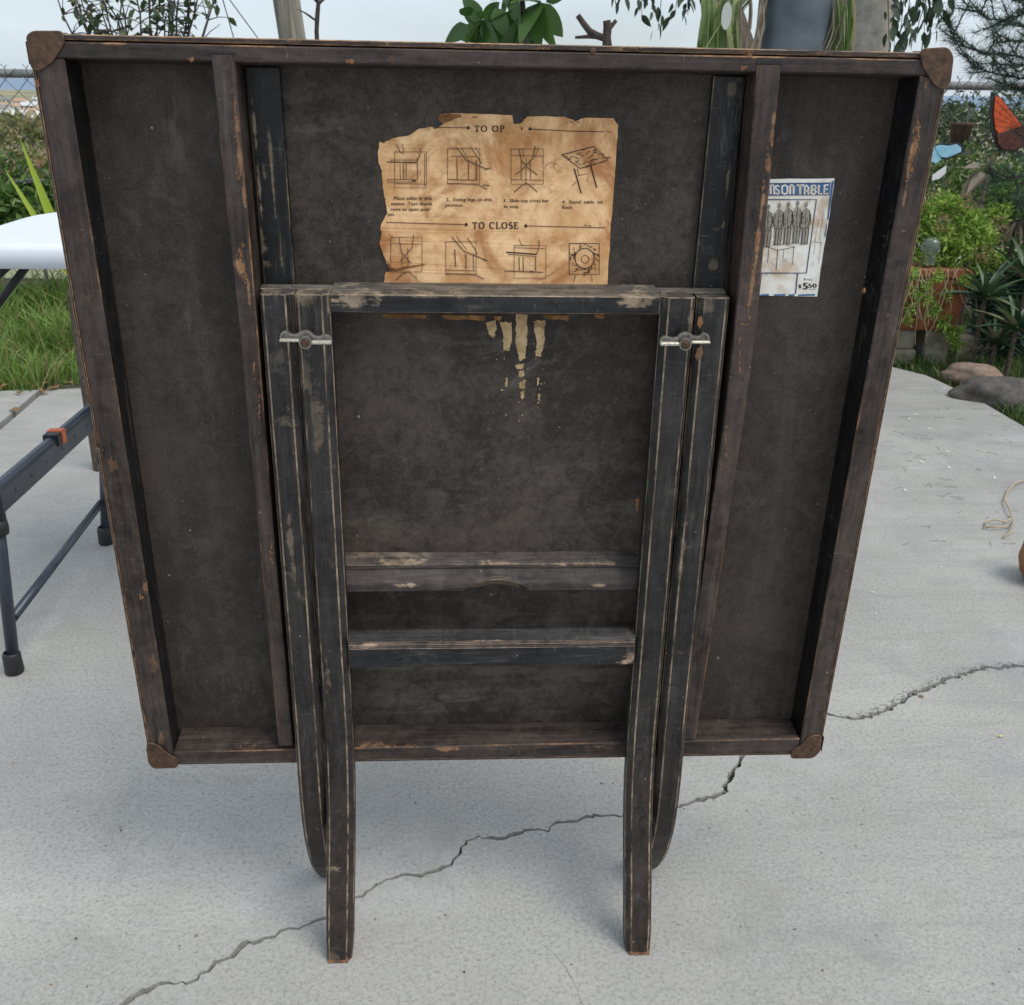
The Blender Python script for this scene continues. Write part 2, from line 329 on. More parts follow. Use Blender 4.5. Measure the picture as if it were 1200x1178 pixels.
M['metal'] = metal_mat(); M['flange'] = plain('highlight_flange_metal', (.62, .58, .48), .4, .4, c2=(.40, .37, .31), sc=400)

def concrete_mat():
    s = N('worn_patio_concrete'); o = s.map()
    big = s.noise(o, 1.7, 7, .6, .3); med = s.noise(o, 9, 7, .65); fin = s.noise(o, 130, 5, .7); ff = s.noise(o, 420, 3, .6)
    c = s.mix(s.rng(big, .36, .64), (.338, .327, .301), (.446, .430, .396))
    c = s.mix(s.math('MULTIPLY', s.rng(med, .42, .62), .45), c, (.375, .372, .357))
    gr = s.noise(o, 190, 6, .72); g3 = s.noise(s.map((1, 1, 1), (0, 0, 4)), 75, 6, .7)
    c = s.mix(s.math('MULTIPLY', s.rng(gr, .51, .62), .55), c, (.20, .195, .185))
    c = s.mix(s.math('MULTIPLY', s.rng(gr, .46, .36), .30), c, (.56, .56, .54))
    c = s.mix(s.math('MULTIPLY', s.math('MULTIPLY', s.rng(g3, .54, .66), s.rng(med, .46, .56)), .38), c, (.24, .24, .235))
    c = s.mix(s.math('MULTIPLY', s.rng(ff, .56, .66), .40), c, (.16, .16, .155))
    c = s.mix(s.math('MULTIPLY', s.rng(s.noise(s.map((1, 3.5, 1), (0, 0, .5)), 4, 8, .72, 1.2), .58, .72), .28), c, (.23, .225, .21))
    c = s.mix(s.math('MULTIPLY', s.rng(s.noise(s.map((1, 1, 1), (0, 0, 2)), 2.4, 7, .7), .54, .66), .35), c, (.50, .50, .49))
    c = s.mix(s.math('MULTIPLY', s.math('MULTIPLY', s.rng(s.noise(s.map((1, 1, 1), (0, 0, 9)), 6.5, 8, .74, .8), .53, .62), s.rng(s.noise(s.map((1, 1, 1), (0, 0, 3)), 1.6, 3), .46, .58)), .40), c, (.27, .26, .235))
    c = s.mix(s.math('MULTIPLY', s.math('MULTIPLY', s.rng(s.voro(s.map((1, 1, 1), (0, 0, 11)), 9), .05, .02), s.rng(fin, .42, .52)), .55), c, (.30, .17, .09))
    # far part of the slab is more stained
    sp = s.n('ShaderNodeSeparateXYZ'); s.l(s.tc.outputs['Object'], sp.inputs[0])
    tr = s.noise(s.map((2.2, 26, 1), (0, 0, .75)), 1, 8, .72, .8)
    c = s.mix(s.math('MULTIPLY', s.math('MULTIPLY', s.rng(tr, .50, .64), s.rng(sp.outputs[0], .1, .9, .25, 1)), .34), c, (.24, .24, .235))
    c = s.mix(s.math('MULTIPLY', s.rng(s.noise(s.map((1, 1, 1), (0, 0, 7)), 3.1, 8, .68, .6), .50, .62), s.rng(sp.outputs[0], .0, 1.0, .12, .42)), c, (.25, .25, .245))
    dirt = s.math('MULTIPLY', s.rng(sp.outputs[1], .6, 2.2), s.rng(s.noise(s.map((1, 4, 1), (0, 0, -.4)), 3.2, 8, .72, 1), .44, .70))
    c = s.mix(s.math('MULTIPLY', dirt, .55), c, (.22, .21, .19))
    # pits and dark grit
    for sc, th, col, am, g in ((38, .07, (.05, .045, .04), .85, .53), (55, .12, (.06, .055, .05), .8, .56), (150, .16, (.09, .085, .08), .7, .54), (24, .045, (.12, .06, .03), .7, .55), (90, .1, (.62, .60, .56), .5, .57)):
        f = s.math('MULTIPLY', s.rng(s.voro(s.map((1, 1, 1), (0, 0, sc)), sc), th*.45, th, 1, 0), s.rng(s.noise(o, sc*.35, 3), g, g+.05))
        c = s.mix(s.math('MULTIPLY', f, am), c, col)
    h = s.math('ADD', s.math('MULTIPLY', fin, .5), s.math('ADD', s.math('MULTIPLY', med, 1.2), s.math('MULTIPLY', ff, .3)))
    s.bump(h, .5, .003); return s.col(c, .85, spec=.25)
M['concrete'] = concrete_mat()
M['crack_rubble'] = plain('crumbled_crack_edge', (.13, .125, .115), .9, c2=(.40, .39, .37), sc=200, bump=.002)
M['crack_dirt'] = plain('dirt_in_the_crack', (.018, .015, .012), .95, c2=(.05, .042, .035), sc=160, bump=.002)
M['soil'] = plain('garden_soil', (.045, .033, .022), .95, c2=(.11, .085, .055), sc=20, bump=.006)

def leaf_mat(name, c1, c2, trans=.25, rough=.5, c3=None):
    s = N(name); g = s.n('ShaderNodeNewGeometry'); oi = s.n('ShaderNodeObjectInfo')
    r = s.math('FRACT', s.math('ADD', g.outputs['Random Per Island'], oi.outputs['Random']))
    c = s.mix(s.rng(r, .1, .9), c1, c2)
    if c3: c = s.mix(s.rng(r, .84, .95), c, c3)
    c = s.mix(s.math('MULTIPLY', s.rng(s.noise(s.map(), 40, 3), .4, .7), .3), c, c1)
    s.col(c, rough)
    t = s.n('ShaderNodeBsdfTranslucent'); s.l(c, t.inputs[0]); mxs = s.n('ShaderNodeMixShader'); mxs.inputs[0].default_value = trans
    s.l(s.b.outputs[0], mxs.inputs[1]); s.l(t.outputs[0], mxs.inputs[2]); s.l(mxs.outputs[0], s.out.inputs[0]); return s.m
M['grass'] = leaf_mat('grass_blades', (.09, .18, .025), (.27, .42, .09), .3, .6, (.34, .28, .13))
M['grass_dark'] = leaf_mat('grass_blades_dark', (.035, .085, .015), (.09, .18, .04), .3, .6, (.26, .24, .12))
M['grass_dry'] = leaf_mat('grass_blades_dry', (.30, .27, .11), (.20, .22, .08), .3, .7)
M['shrubleaf'] = leaf_mat('shrub_leaves', (.03, .06, .025), (.10, .14, .05), .25, .45, (.16, .17, .06))
M['lime'] = leaf_mat('lime_green_leaves', (.13, .26, .03), (.44, .58, .12), .35, .5)
M['bushgreen'] = leaf_mat('mid_green_leaves', (.05, .12, .02), (.16, .26, .06), .3, .5)
M['olive'] = leaf_mat('olive_brush_leaves', (.15, .17, .06), (.32, .31, .13), .3, .7, (.42, .30, .17))
M['rustybrush'] = leaf_mat('dry_brush_leaves', (.32, .20, .10), (.40, .32, .16), .3, .7, (.2, .26, .09))
M['schef'] = leaf_mat('broad_glossy_leaves', (.03, .08, .018), (.09, .17, .04), .3, .35)
M['ficus'] = leaf_mat('drooping_dark_leaves', (.018, .034, .016), (.05, .085, .035), .15, .45)
M['needle'] = leaf_mat('pine_needles', (.022, .050, .036), (.055, .10, .060), .1, .6)
M['aloe'] = leaf_mat('aloe_leaves', (.025, .060, .028), (.09, .16, .065), .12, .45, (.28, .26, .14))
M['strap'] = leaf_mat('yellow_green_strap_leaves', (.32, .42, .04), (.48, .52, .08), .35, .5)
M['spider'] = leaf_mat('striped_strap_leaves', (.10, .18, .04), (.42, .48, .22), .3, .5, (.42, .36, .22))
M['dryleaf'] = leaf_mat('dried_grey_leaves', (.16, .12, .085), (.34, .28, .21), .15, .8)
M['bark'] = plain('brown_bark', (.055, .038, .026), .9, c2=(.12, .09, .065), sc=60, bump=.003)
M['darkbark'] = plain('dark_twig_bark', (.030, .022, .018), .9, c2=(.07, .05, .04), sc=60, bump=.002)
M['palebark'] = plain('pale_grey_bark', (.22, .20, .165), .9, c2=(.36, .33, .28), sc=30, bump=.003)
def post_mat():
    s = N('weathered_grey_wood'); a = s.noise(s.map((38, 38, 3)), 1, 8, .65, .8)
    c = s.mix(s.rng(a, .3, .7), (.10, .09, .07), (.33, .30, .24)); s.bump(a, .8, .004); return s.col(c, .85)
M['post'] = post_mat()
M['galv'] = plain('galvanised_steel', (.22, .22, .21), .5, .4, c2=(.36, .35, .33), sc=20)
M['wire'] = plain('fence_wire', (.10, .10, .10), .6, .5, c2=(.2, .19, .18), sc=30)
M['white_plastic'] = plain('white_moulded_plastic', (.66, .70, .78), .45, c2=(.74, .76, .80), sc=6, bump=.0006)
M['tube'] = plain('blue_black_steel_tube', (.035, .042, .058), .35, .35, c2=(.055, .065, .085), sc=20)
M['blackp'] = plain('black_plastic', (.012, .012, .013), .5, c2=(.02, .02, .02), sc=60)
M['orange_clip'] = plain('orange_plastic', (.80, .17, .06), .5)
M['terra'] = plain('weathered_terracotta', (.13, .045, .020), .9, c2=(.34, .125, .045), sc=16, bump=.004)
M['block'] = plain('mossy_concrete_block', (.16, .14, .10), .9, c2=(.30, .27, .21), sc=25, bump=.004)
M['rock_pink'] = plain('pinkish_brown_stone', (.20, .135, .10), .9, c2=(.30, .215, .165), sc=50, bump=.004)
M['rock_dark'] = plain('dark_grey_stone', (.050, .045, .040), .85, c2=(.12, .105, .09), sc=30, bump=.006)
M['greypot'] = plain('slate_grey_pot_glaze', (.055, .068, .082), .45, c2=(.10, .12, .14), sc=16, bump=.001)
M['rustpot'] = plain('rusty_tin', (.06, .035, .025), .8, c2=(.13, .075, .055), sc=60, bump=.002)
M['butter_o'] = plain('orange_painted_wing', (.80, .13, .02), .45, c2=(.55, .06, .012), sc=45)
M['butter_d'] = plain('dark_red_brown_wing', (.05, .012, .008), .5, c2=(.13, .03, .015), sc=60)
M['butter_b'] = plain('pale_blue_painted_wing', (.22, .48, .62), .4, c2=(.34, .60, .72), sc=40)
M['black'] = plain('black_enamel', (.012, .012, .014), .4)
M['silver'] = plain('silver_disc', (.5, .5, .45), .35, .8)
M['twine'] = plain('jute_twine', (.42, .34, .22), .9)
M['clay'] = plain('brown_clay', (.20, .085, .035), .7, c2=(.28, .13, .06), sc=20, bump=.002)
M['litter_w'] = plain('white_flake', (.72, .70, .70), .7)
M['litter_y'] = plain('yellow_dry_petal', (.55, .48, .20), .7)
M['litter_b'] = plain('brown_leaf_bit', (.14, .07, .03), .8, c2=(.26, .15, .06), sc=60)
def glass():
    s = N('clear_jar_glass'); s.col((.85, .95, .92), .06); s.b.inputs['Transmission Weight'].default_value = .9; return s.m
M['glass'] = glass()

# ================================================================ THE SETTING
CR = [(100,1200),(150,1174),(172,1160),(195,1152),(228,1150),(245,1136),(262,1122),(272,1118),(283,1108),(312,1098),(340,1090),(362,1083),(380,1076),(400,1064),(418,1052),(440,1037),(470,1025),(500,1024),(520,1016),(528,1012),(538,998),(548,984),(560,981),(585,983),(610,975),(640,973),(648,966),(655,963),(680,960),(705,955),(727,957),(760,950),(800,943),(820,938),(840,932),(848,929),(853,915),(862,900),(872,886),(905,860),(935,842),(965,835),(985,840),(1005,842),(1022,838),(1040,832),(1060,820),(1075,812),(1090,806),(1105,798),(1130,790),(1155,782),(1180,782),(1200,780),(1235,776),(1300,760),(1500,735)]
cp = [G(*q) for q in CR]; cp = [Vector((-3.0, cp[0].y-1.1, 0)), Vector((-1.0, cp[0].y-.32, 0))]+cp+[Vector((7, 1.0, 0))]
fine = []
rnd = random.Random(3)
for a, b in zip(cp[:-1], cp[1:]):
    L = (b-a).length; n = max(1, min(9, int(L/.007)))
    for k in range(n):
        p = a.lerp(b, k/n); j = min(.0032, L*.3)
        fine.append(p+Vector((rnd.uniform(-j, j), rnd.uniform(-j, j), 0)))
fine.append(cp[-1])
def crack_w(p):
    # half width of the gap
    if p.x > .62: return .0050 if p.x < .9 else .0060
    if p.x > .24: return .0042
    return .0031+.0009*math.sin(p.x*60)
def cn(i):
    t = (fine[min(i+3, len(fine)-1)]-fine[max(i-3, 0)]).normalized(); return Vector((-t.y, t.x, 0))
near_e = [p-cn(i)*crack_w(p)*rnd.uniform(.5, 1.25) for i, p in enumerate(fine)]
far_e = [p+cn(i)*crack_w(p)*rnd.uniform(.3, 1.35) for i, p in enumerate(fine)]
edgeL = G(95, 455); edgeR = G(1045, 430); c1 = G(1085, 440); c2 = G(1200, 500)
FL = Vector((-7.0, 1.62, 0))
def slab(name, loop, drop=.10, bev=.004):
    mb = MB(); n = len(loop)
    mb.v = [(p.x, p.y, 0) for p in loop]+[(p.x, p.y, -drop) for p in loop]
    from mathutils.geometry import tessellate_polygon as tp_
    mb.f = [tuple(t) for t in tp_([[Vector((p.x, p.y, 0)) for p in loop]])]+[(i, (i+1) % n, (i+1) % n+n, i+n) for i in range(n)]
    o = link(name, mb.me(name), M['concrete']); tag(o, kind='structure'); return o
slab('patio', list(near_e)+[Vector((7, -6, 0)), Vector((-7, -6, 0)), Vector((-7, near_e[0].y, 0))])
# far slab with the joint near the left edge
j0, j1 = G(0, 500), G(50, 457)
jd = (j0-j1).normalized(); jl = j1+jd*3.2
right_edge = [Vector((7.0, 1.9, 0)), Vector((2.6, 1.84, 0)), c2+Vector((.10, -.12, 0)), c2, (c1+c2)/2+Vector((.02, .01, 0)), c1+Vector((.01, -.05, 0)), c1, edgeR]
far_loop = list(far_e)+right_edge+[Vector((.4, 2.44, 0)), edgeL, j1+Vector((.012, 0, 0)), jl+Vector((.012, 0, 0)), Vector((jl.x+.012, far_e[0].y+.05, 0))]
slab('patio', far_loop)
slab('patio', [j1+Vector((-.012, 0, 0)), Vector((-1.9, 2.16, 0)), Vector((-7, 1.7, 0)), Vector((-7, far_e[0].y+.05, 0)), Vector((jl.x-.012, far_e[0].y+.05, 0)), jl+Vector((-.012, 0, 0))])
# crumbs along the wide part of the crack
mb = MB()
for p in fine:
    wide = p.x > .24
    for k in range(18 if p.x > .6 else 4 if wide else 1):
        r = rnd.uniform(.0006, .0022 if wide else .0014)
        off = rnd.gauss(.004 if p.x > .6 else 0, .0055 if p.x > .6 else .0030)
        q = p+Vector((rnd.uniform(-.006, .006), off, 0)); zz = -.004 if abs(off) < crack_w(p) else r*.3
        a = rnd.uniform(0, 6)
        vs = [(q.x+r*math.cos(a+i*1.57)*rnd.uniform(.6, 1.3), q.y+r*math.sin(a+i*1.57)*rnd.uniform(.6, 1.3), zz-r*.5) for i in range(4)]+[(q.x+rnd.uniform(-.3, .3)*r, q.y, zz+r*.6)]
        mb.add(vs, [(0, 1, 4), (1, 2, 4), (2, 3, 4), (3, 0, 4)])
o = mb.build('crack_rubble', M['crack_rubble']); tag(o, 'crumbled concrete grit lining the crack across the patio', 'rubble', kind='stuff')
mb = MB(); mb.add([(p.x, p.y-.03, -.026) for p in fine]+[(p.x, p.y+.03, -.026) for p in fine], [(i, i+1, i+1+len(fine), i+len(fine)) for i in range(len(fine)-1)])
o = mb.build('crack_soil', M['crack_dirt']); tag(o, kind='structure')
# hairline crack at the bottom edge (a real narrow groove ridge of dirt)
def dirt_line(pts, w, name='hairline_crack'):
    P_ = [G(*q) for q in pts]; mb = MB(); q = []
    for a, b in zip(P_[:-1], P_[1:]):
        for k in range(5): q.append(a.lerp(b, k/5)+Vector((rnd.uniform(-.0008, .0008), rnd.uniform(-.0008, .0008), 0)))
    q.append(P_[-1])
    vs = []
    for i, p in enumerate(q):
        t = (q[min(i+1, len(q)-1)]-q[max(0, i-1)]).normalized(); nn = Vector((-t.y, t.x, 0)); ww = w*rnd.uniform(.4, 1.2)
        vs += [(p.x+nn.x*ww, p.y+nn.y*ww, .0008), (p.x-nn.x*ww, p.y-nn.y*ww, .0008)]
    mb.add(vs, [(2*i, 2*i+1, 2*i+3, 2*i+2) for i in range(len(q)-1)])
    return tag(mb.build(name, M['crack_rubble']), kind='structure')
dirt_line([(650,1118),(660,1130),(672,1150),(684,1180),(690,1200)], .00028)
dirt_line([(128,1180),(140,1170),(152,1160)], .0003)

# garden ground and terrain running down to the sea
def ground_z(x, y):
    return -.035+.02*math.sin(x*3.1+y*2)+.012*math.sin(y*7+x)
nx, ny = 70, 20; vs = []; fs = []
for j in range(ny+1):
    for i in range(nx+1):
        x = -7+14*i/nx; y = 1.3+2.9*j/ny
        vs.append((x, y, ground_z(x, y)-(.12 if y < 2.0 and abs(x) < 1.5 else 0)))
for j in range(ny):
    for i in range(nx): fs.append((j*(nx+1)+i, j*(nx+1)+i+1, (j+1)*(nx+1)+i+1, (j+1)*(nx+1)+i))
o = link('garden_soil', raw_mesh('garden_soil', vs, fs), M['soil'], smooth=True); tag(o, kind='structure')
prof = [(4.15, -.06), (5, -.45), (8, -1.6), (14, -4.2), (30, -10), (60, -12), (150, -14.5), (300, -17), (500, -19.5), (900, -21.5), (1500, -24), (2800, -28.5)]
def terr(y):
    for (a, za), (b, zb) in zip(prof[:-1], prof[1:]):
        if y <= b: return za+(zb-za)*(y-a)/(b-a)
    return prof[-1][1]
hill = N('dry_coastal_hillside'); o_ = hill.map()
cc = hill.mix(hill.rng(hill.noise(o_, .06, 8, .6), .40, .6), (.27, .26, .15), (.13, .17, .08)); cc = hill.mix(hill.rng(hill.noise(o_, .013, 5), .5, .6), cc, (.36, .27, .17))  # dry tones, paled further to put distance haze into the colour
M['hill'] = hill.col(cc, .95)
vs = []; fs = []; rows = 60; cols = 60
for j in range(rows+1):
    t = j/rows; y = 4.15+(2800-4.15)*t**3.6
    for i in range(cols+1):
        x = (i/cols-.5)*(18+y*3.4)
        vs.append((x, y, terr(y)+(0 if y < 6 else .02*min(y, 60)*math.sin(x*.21+y*.13)*.6+min(y, 400)*.006*math.sin(x*.031+1)*math.cos(y*.023))))
for j in range(rows):
    for i in range(cols): fs.append((j*(cols+1)+i, j*(cols+1)+i+1, (j+1)*(cols+1)+i+1, (j+1)*(cols+1)+i))
o = link('hillside', raw_mesh('hillside', vs, fs), M['hill'], smooth=True); tag(o, kind='structure')
mb = MB(); mb.add([(-30000, 1800, -27), (30000, 1800, -27), (30000, 36000, -27), (-30000, 36000, -27)], [(0, 1, 2, 3)])
sea = N('distant_sea'); M['sea'] = sea.col((.06, .13, .24), .35); sea.bump(sea.noise(sea.map((.02, .05, 1)), 1, 4), .4, .3)
o = mb.build('sea', M['sea']); tag(o, kind='structure')

# houses on the far slope
HR = [plain('roof_grey_shingle', (.20, .19, .18), .9, c2=(.28, .27, .26), sc=2), plain('roof_tan_tile', (.42, .26, .17), .9, c2=(.50, .33, .22), sc=2), plain('roof_white', (.62, .62, .62), .8)]
HWm = [plain('stucco_cream', (.58, .52, .42), .9), plain('stucco_white', (.70, .70, .70), .9), plain('stucco_salmon', (.55, .37, .26), .9)]
hw = plain('window_glass_dark', (.05, .06, .08), .2)
def house_parts(w, d, h, rh):
    a = MB(); a.box((-w/2, -d/2, -2), (w/2, d/2, h))
    a.add([(-w/2, -d/2, h), (-w/2, d/2, h), (-w/2, 0, h+rh*.98)], [(0, 1, 2)]); a.add([(w/2, -d/2, h), (w/2, d/2, h), (w/2, 0, h+rh*.98)], [(0, 1, 2)])
    r = MB(); e = .5
    r.add([(-w/2-e, -d/2-e, h-.25), (w/2+e, -d/2-e, h-.25), (w/2+e, 0, h+rh), (-w/2-e, 0, h+rh), (-w/2-e, d/2+e, h-.25), (w/2+e, d/2+e, h-.25)], [(0, 1, 2, 3), (3, 2, 5, 4)])
    wi = MB(); wi.box((-.8, -.06, -.6), (.8, .0, .6))
    return a, r, wi
hk = [house_parts(12, 8, 3.2, 1.8), house_parts(9, 9, 5.6, 1.6), house_parts(15, 8, 3.0, 2.2)]
hmesh = [(a.me('wall'), r.me('roof'), w.me('window')) for a, r, w in hk]
HL = ['grey-roofed', 'tan-roofed', 'white-roofed']; HW_ = ['cream', 'white', 'salmon']
hpos = []
rh_ = random.Random(11)
for (px, yy, kk, ri, wi) in [(18,330,2,1,2),(44,300,0,1,0),(-16,340,0,0,1),(30,430,0,0,1),(4,450,2,0,0),(52,440,1,2,1),(18,560,0,2,1),(40,600,2,1,0),(-4,590,1,0,1),(8,760,0,1,1),(32,800,2,2,0),(50,840,0,0,1),(22,1000,2,1,1),(2,1050,0,0,0),(44,1120,0,2,1),(80,200,0,0,0),(110,300,1,1,1),(95,430,2,0,1),(140,240,0,2,0),(-60,300,2,1,1)]:
    p = Y(px, 100, yy); z = terr(yy); hpos.append((p.x, yy, z, kk, ri, wi))
spots = ['at the near edge of the valley', 'just right of the tan-roofed one below the fence rail', 'at the far left edge below the rail', 'in the middle of the slope', 'left of the middle of the slope', 'right of the middle beside the table corner', 'higher up the slope in the middle', 'higher up beside the table edge', 'higher up at the left', 'far up the slope at left', 'far up the slope at centre', 'far up the slope at right', 'near the sea at centre', 'near the sea at left', 'near the sea at right', 'behind the card table rim, near', 'behind the card table rim, tall', 'behind the card table rim, far', 'behind the first stretch of fence', 'beyond the left frame edge']
for i, (x, y, z, kk, ri, wi) in enumerate(hpos):
    e = empty('house', (x, y, z), (0, 0, rh_.uniform(-.5, .5)))
    tag(e, '%s %s-walled hillside house %s' % (HL[ri], HW_[wi], spots[i]), 'house', 'houses on the far hillside')
    wme, rme, wim = hmesh[kk]
    for nm, me, mt in (('wall', wme, HWm[wi]), ('roof', rme, HR[ri])):
        o = bpy.data.objects.new(nm, me); COL.objects.link(o); o.parent = e
        if not me.materials: me.materials.append(None)
        o.material_slots[0].link = 'OBJECT'; o.material_slots[0].material = mt
    w_, d_ = ((12, 8), (9, 9), (15, 8))[kk]
    for q in range(3):
        o = bpy.data.objects.new('window', wim); COL.objects.link(o); o.parent = e; o.location = ((q-1)*w_*.3, -d_/2-.01, 1.7)
        if not wim.materials: wim.materials.append(hw)

# ================================================================ FENCE
fen = empty('chain_link_fence', (0, 3.5, 0)); tag(fen, 'galvanised chain-link fence with a round top rail along the garden', 'fence')
zL, zR = .939, .963
def railz(x): return zL+(zR-zL)*(x+1.82)/4.0
mb = MB(); mb.tube([(-5, 0, railz(-5)), (5, 0, railz(5))], .017, 12); mb.build('top_rail', M['galv'], fen, smooth=True)
for x in (-4.4, -.6, 2.66, 4.9):
    mb = MB(); mb.tube([(x, .035, -.15), (x, .035, railz(x)-.022)], .022, 12); mb.build('post', M['galv'], fen, smooth=True)
mb = MB(); step = .0425; r = .0017
nxw = int(10/step)
for fam in (1, -1):
    for i in range(-30, nxw+2):
        pts = []
        for k in range(0, 24):
            z = -.02+k*step; x = -5+i*step*2+fam*k*step
            if -5 <= x <= 5: pts.append((x+(random.uniform(-.002, .002)), -.020+.0022*fam*(1 if k % 2 else -1), z+(x+1.8)*.006))
        if len(pts) > 1: mb.tube(pts, r, 3, cap=False)
for i in range(nxw//2):
    x = -5+i*.085
    z = railz(x)+.012
    mb.tube([(x, -.02, z-.03), (x+.004, -.019, z+.008), (x-.010, -.019, z+.022)], r, 3); mb.tube([(x+.004, -.019, z+.008), (x+.014, -.019, z+.020)], r, 3)
tag(mb.build('wire_mesh', M['wire'], fen), kind='stuff')

# ================================================================ GRASS
def blades(name, mats, gen, n, label, seed=1):
    R = random.Random(seed); vs = []; fs = []; mi = []
    for i in range(n):
        q = gen(R)
        if q is None: continue
        x, y, z, h, w, mat = q; a = R.uniform(0, 6.283); ln = R.uniform(.1, .9)*h; dx, dy = math.cos(a), math.sin(a)
        b = R.uniform(0, 6.283); wx, wy = math.cos(b)*w, math.sin(b)*w; k = len(vs)
        vs += [(x-wx, y-wy, z), (x+wx, y+wy, z), (x+dx*ln*.35-wx*.8, y+dy*ln*.35-wy*.8, z+h*.6), (x+dx*ln*.35+wx*.8, y+dy*ln*.35+wy*.8, z+h*.6), (x+dx*ln, y+dy*ln, z+h*R.uniform(.8, 1.0))]
        fs += [(k, k+1, k+3, k+2), (k+2, k+3, k+4)]; mi += [mat, mat]
    me = raw_mesh(name, vs, fs)
    for mt in mats: me.materials.append(mt)
    me.polygons.foreach_set('material_index', mi); o = link(name, me); tag(o, label, 'grass', kind='stuff'); return o
def gen_left(R):
    x = R.uniform(-3.4, -.6); t = R.random()**.8; y = 2.26+t*1.25+(.06*math.sin(x*9)) + (-.0 if x > -1.5 else (x+1.5)*-.0)
    if x < -1.38: y -= .06
    return (x, y, ground_z(x, y), R.uniform(.05, .15)*(1+t*.5)*(.55+.9*abs(math.sin(x*5.3+y*8.1)*math.cos(x*3.7-y*4.9))), R.uniform(.0015, .0040), 0 if R.random() < .86 else 1)
blades('long_grass', [M['grass'], M['grass_dry']], gen_left, 26000, 'long bright green and straw-coloured grass at the left patio edge', 2)
def gen_mid(R):
    x = R.uniform(-.6, 1.4); y = R.uniform(2.5, 3.5)
    return (x, y, ground_z(x, y), R.uniform(.03, .10), R.uniform(.0015, .003), 0 if R.random() < .8 else 1)
blades('short_grass', [M['grass'], M['grass_dry']], gen_mid, 9000, 'short grass strip hidden behind the upright card table', 3)
def gen_right(R):
    x = R.uniform(1.3, 3.4); y = R.uniform(1.7, 3.45)
    # keep off the slab
    if x < c1.x+(c1.y-y)*.08+.02 and y < c1.y+.03: return None
    if x < 1.62 and y < 2.56+(x-1.55)*-.9: return None
    if y < 1.92 and x > c2.x+.0: y += .15
    return (x, y, ground_z(x, y), R.uniform(.025, .085), R.uniform(.001, .0022), 0 if R.random() < .88 else 1)
blades('garden_grass', [M['grass_dark'], M['grass_dry']], gen_right, 30000, 'dark green grass around the two stones at the right patio edge', 4)
# fallen leaves at the left edge
R = random.Random(9)
for i in range(12):
    p = G(R.uniform(-5, 92), R.uniform(450, 466)); mb = MB(); l = R.uniform(.012, .03); a = R.uniform(0, 6)
    ca, sa = math.cos(a), math.sin(a)
    pts = [(-l, 0, .002), (-.3*l, .45*l, .008), (.5*l, .38*l, .006), (l, 0, .012), (.4*l, -.4*l, .004), (-.4*l, -.35*l, .009)]
    mb.add([(p.x+q[0]*ca-q[1]*sa, p.y+q[0]*sa+q[1]*ca, .003+q[2]) for q in pts], [(0, 1, 5), (1, 2, 4, 5), (2, 3, 4)])
    tag(mb.build('fallen_leaf', M['litter_b']), 'curled brown fallen leaf lying where grass meets the left slab', 'leaf', 'brown leaves along the left patio edge')
mb = MB(); p = G(18, 483)
mb.add([(p.x-.022, p.y, .003), (p.x-.004, p.y+.016, .012), (p.x+.02, p.y+.006, .006), (p.x+.008, p.y-.012, .009)], [(0, 1, 3), (1, 2, 3)])
tag(mb.build('fallen_leaf', M['litter_b']), 'single brown leaf lying in the slab joint at far left', 'leaf')

# ================================================================ CARD TABLE
T = empty('folding_card_table', (0, H0*LS, H0*(1-LC)), (LEAN, 0, 0))
tag(T, 'old dark wooden folding card table standing on edge, underside with folded legs facing us', 'table')
def bar(name, mat, x0, x1, w0, w1, v0, v1, bev=.0009, parent=None, cuts=()):
    mb = MB(); mb.box((x0, w0, v0+H0), (x1, w1, v1+H0)); return mb.build(name, mat, parent or T, bev)
bar('panel', M['panel'], -.374, .374, .0385, .0425, .004, .734, 0)
# frame rails; inner arris slightly eased
def rail(name, mat, loop_a, loop_b, w0=0, w1=.0385, bev=.0011):
    """rail with mitre-less ends: front loop and back loop of 4 (x, v)"""
    mb = MB(); mb.sweep_xz([[(x, w0, v+H0) for x, v in loop_a], [(x, w1, v+H0) for x, v in loop_b]]); o = mb.build(name, mat, T, bev)
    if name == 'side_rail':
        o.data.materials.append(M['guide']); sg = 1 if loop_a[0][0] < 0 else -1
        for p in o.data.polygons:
            if p.normal.x*sg > .8 and p.material_index == 0: p.material_index = len(o.data.materials)-1  # near-black inward faces: the frame's inner shade is put into the colour
    return o
top = [(-.3768, .7203), (.3768, .7203), (.3768, .7325), (-.3768, .7325)]
rail('top_rail', M['rim_x'], top, [(-.3768, .7165), (.3768, .7165), (.3768, .7325), (-.3768, .7325)])
rail('bottom_rail', M['rim_x'], [(-.3525, .0035), (.3535, .0035), (.3535, .0245), (-.3525, .0190)], [(-.3525, .0035), (.3535, .0035), (.3535, .0245), (-.3525, .0235)])
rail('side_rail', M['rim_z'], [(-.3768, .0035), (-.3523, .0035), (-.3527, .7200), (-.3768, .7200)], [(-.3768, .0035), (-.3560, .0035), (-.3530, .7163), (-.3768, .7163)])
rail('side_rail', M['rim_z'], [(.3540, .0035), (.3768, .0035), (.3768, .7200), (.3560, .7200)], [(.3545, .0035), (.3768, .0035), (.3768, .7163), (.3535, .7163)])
band = paint('edge_band_veneer', (.030, .022, .020), (.05, .035, .03), 'x', (.42, .25, .13), 1.0, dustamt=.4, seed=3.3, wr=.002)
bar('edge_band', band, -.3735, .3735, .0015, .0440, .7338, .7380, .0008)
bar('edge_band', band, -.3735, .3735, .0015, .0440, 0, .0028, .0006)
bar('edge_band', band, -.3800, -.3775, .0010, .0440, .0065, .7315, .0006)
bar('edge_band', band, .3775, .3800, .0010, .0440, .0065, .7315, .0006)
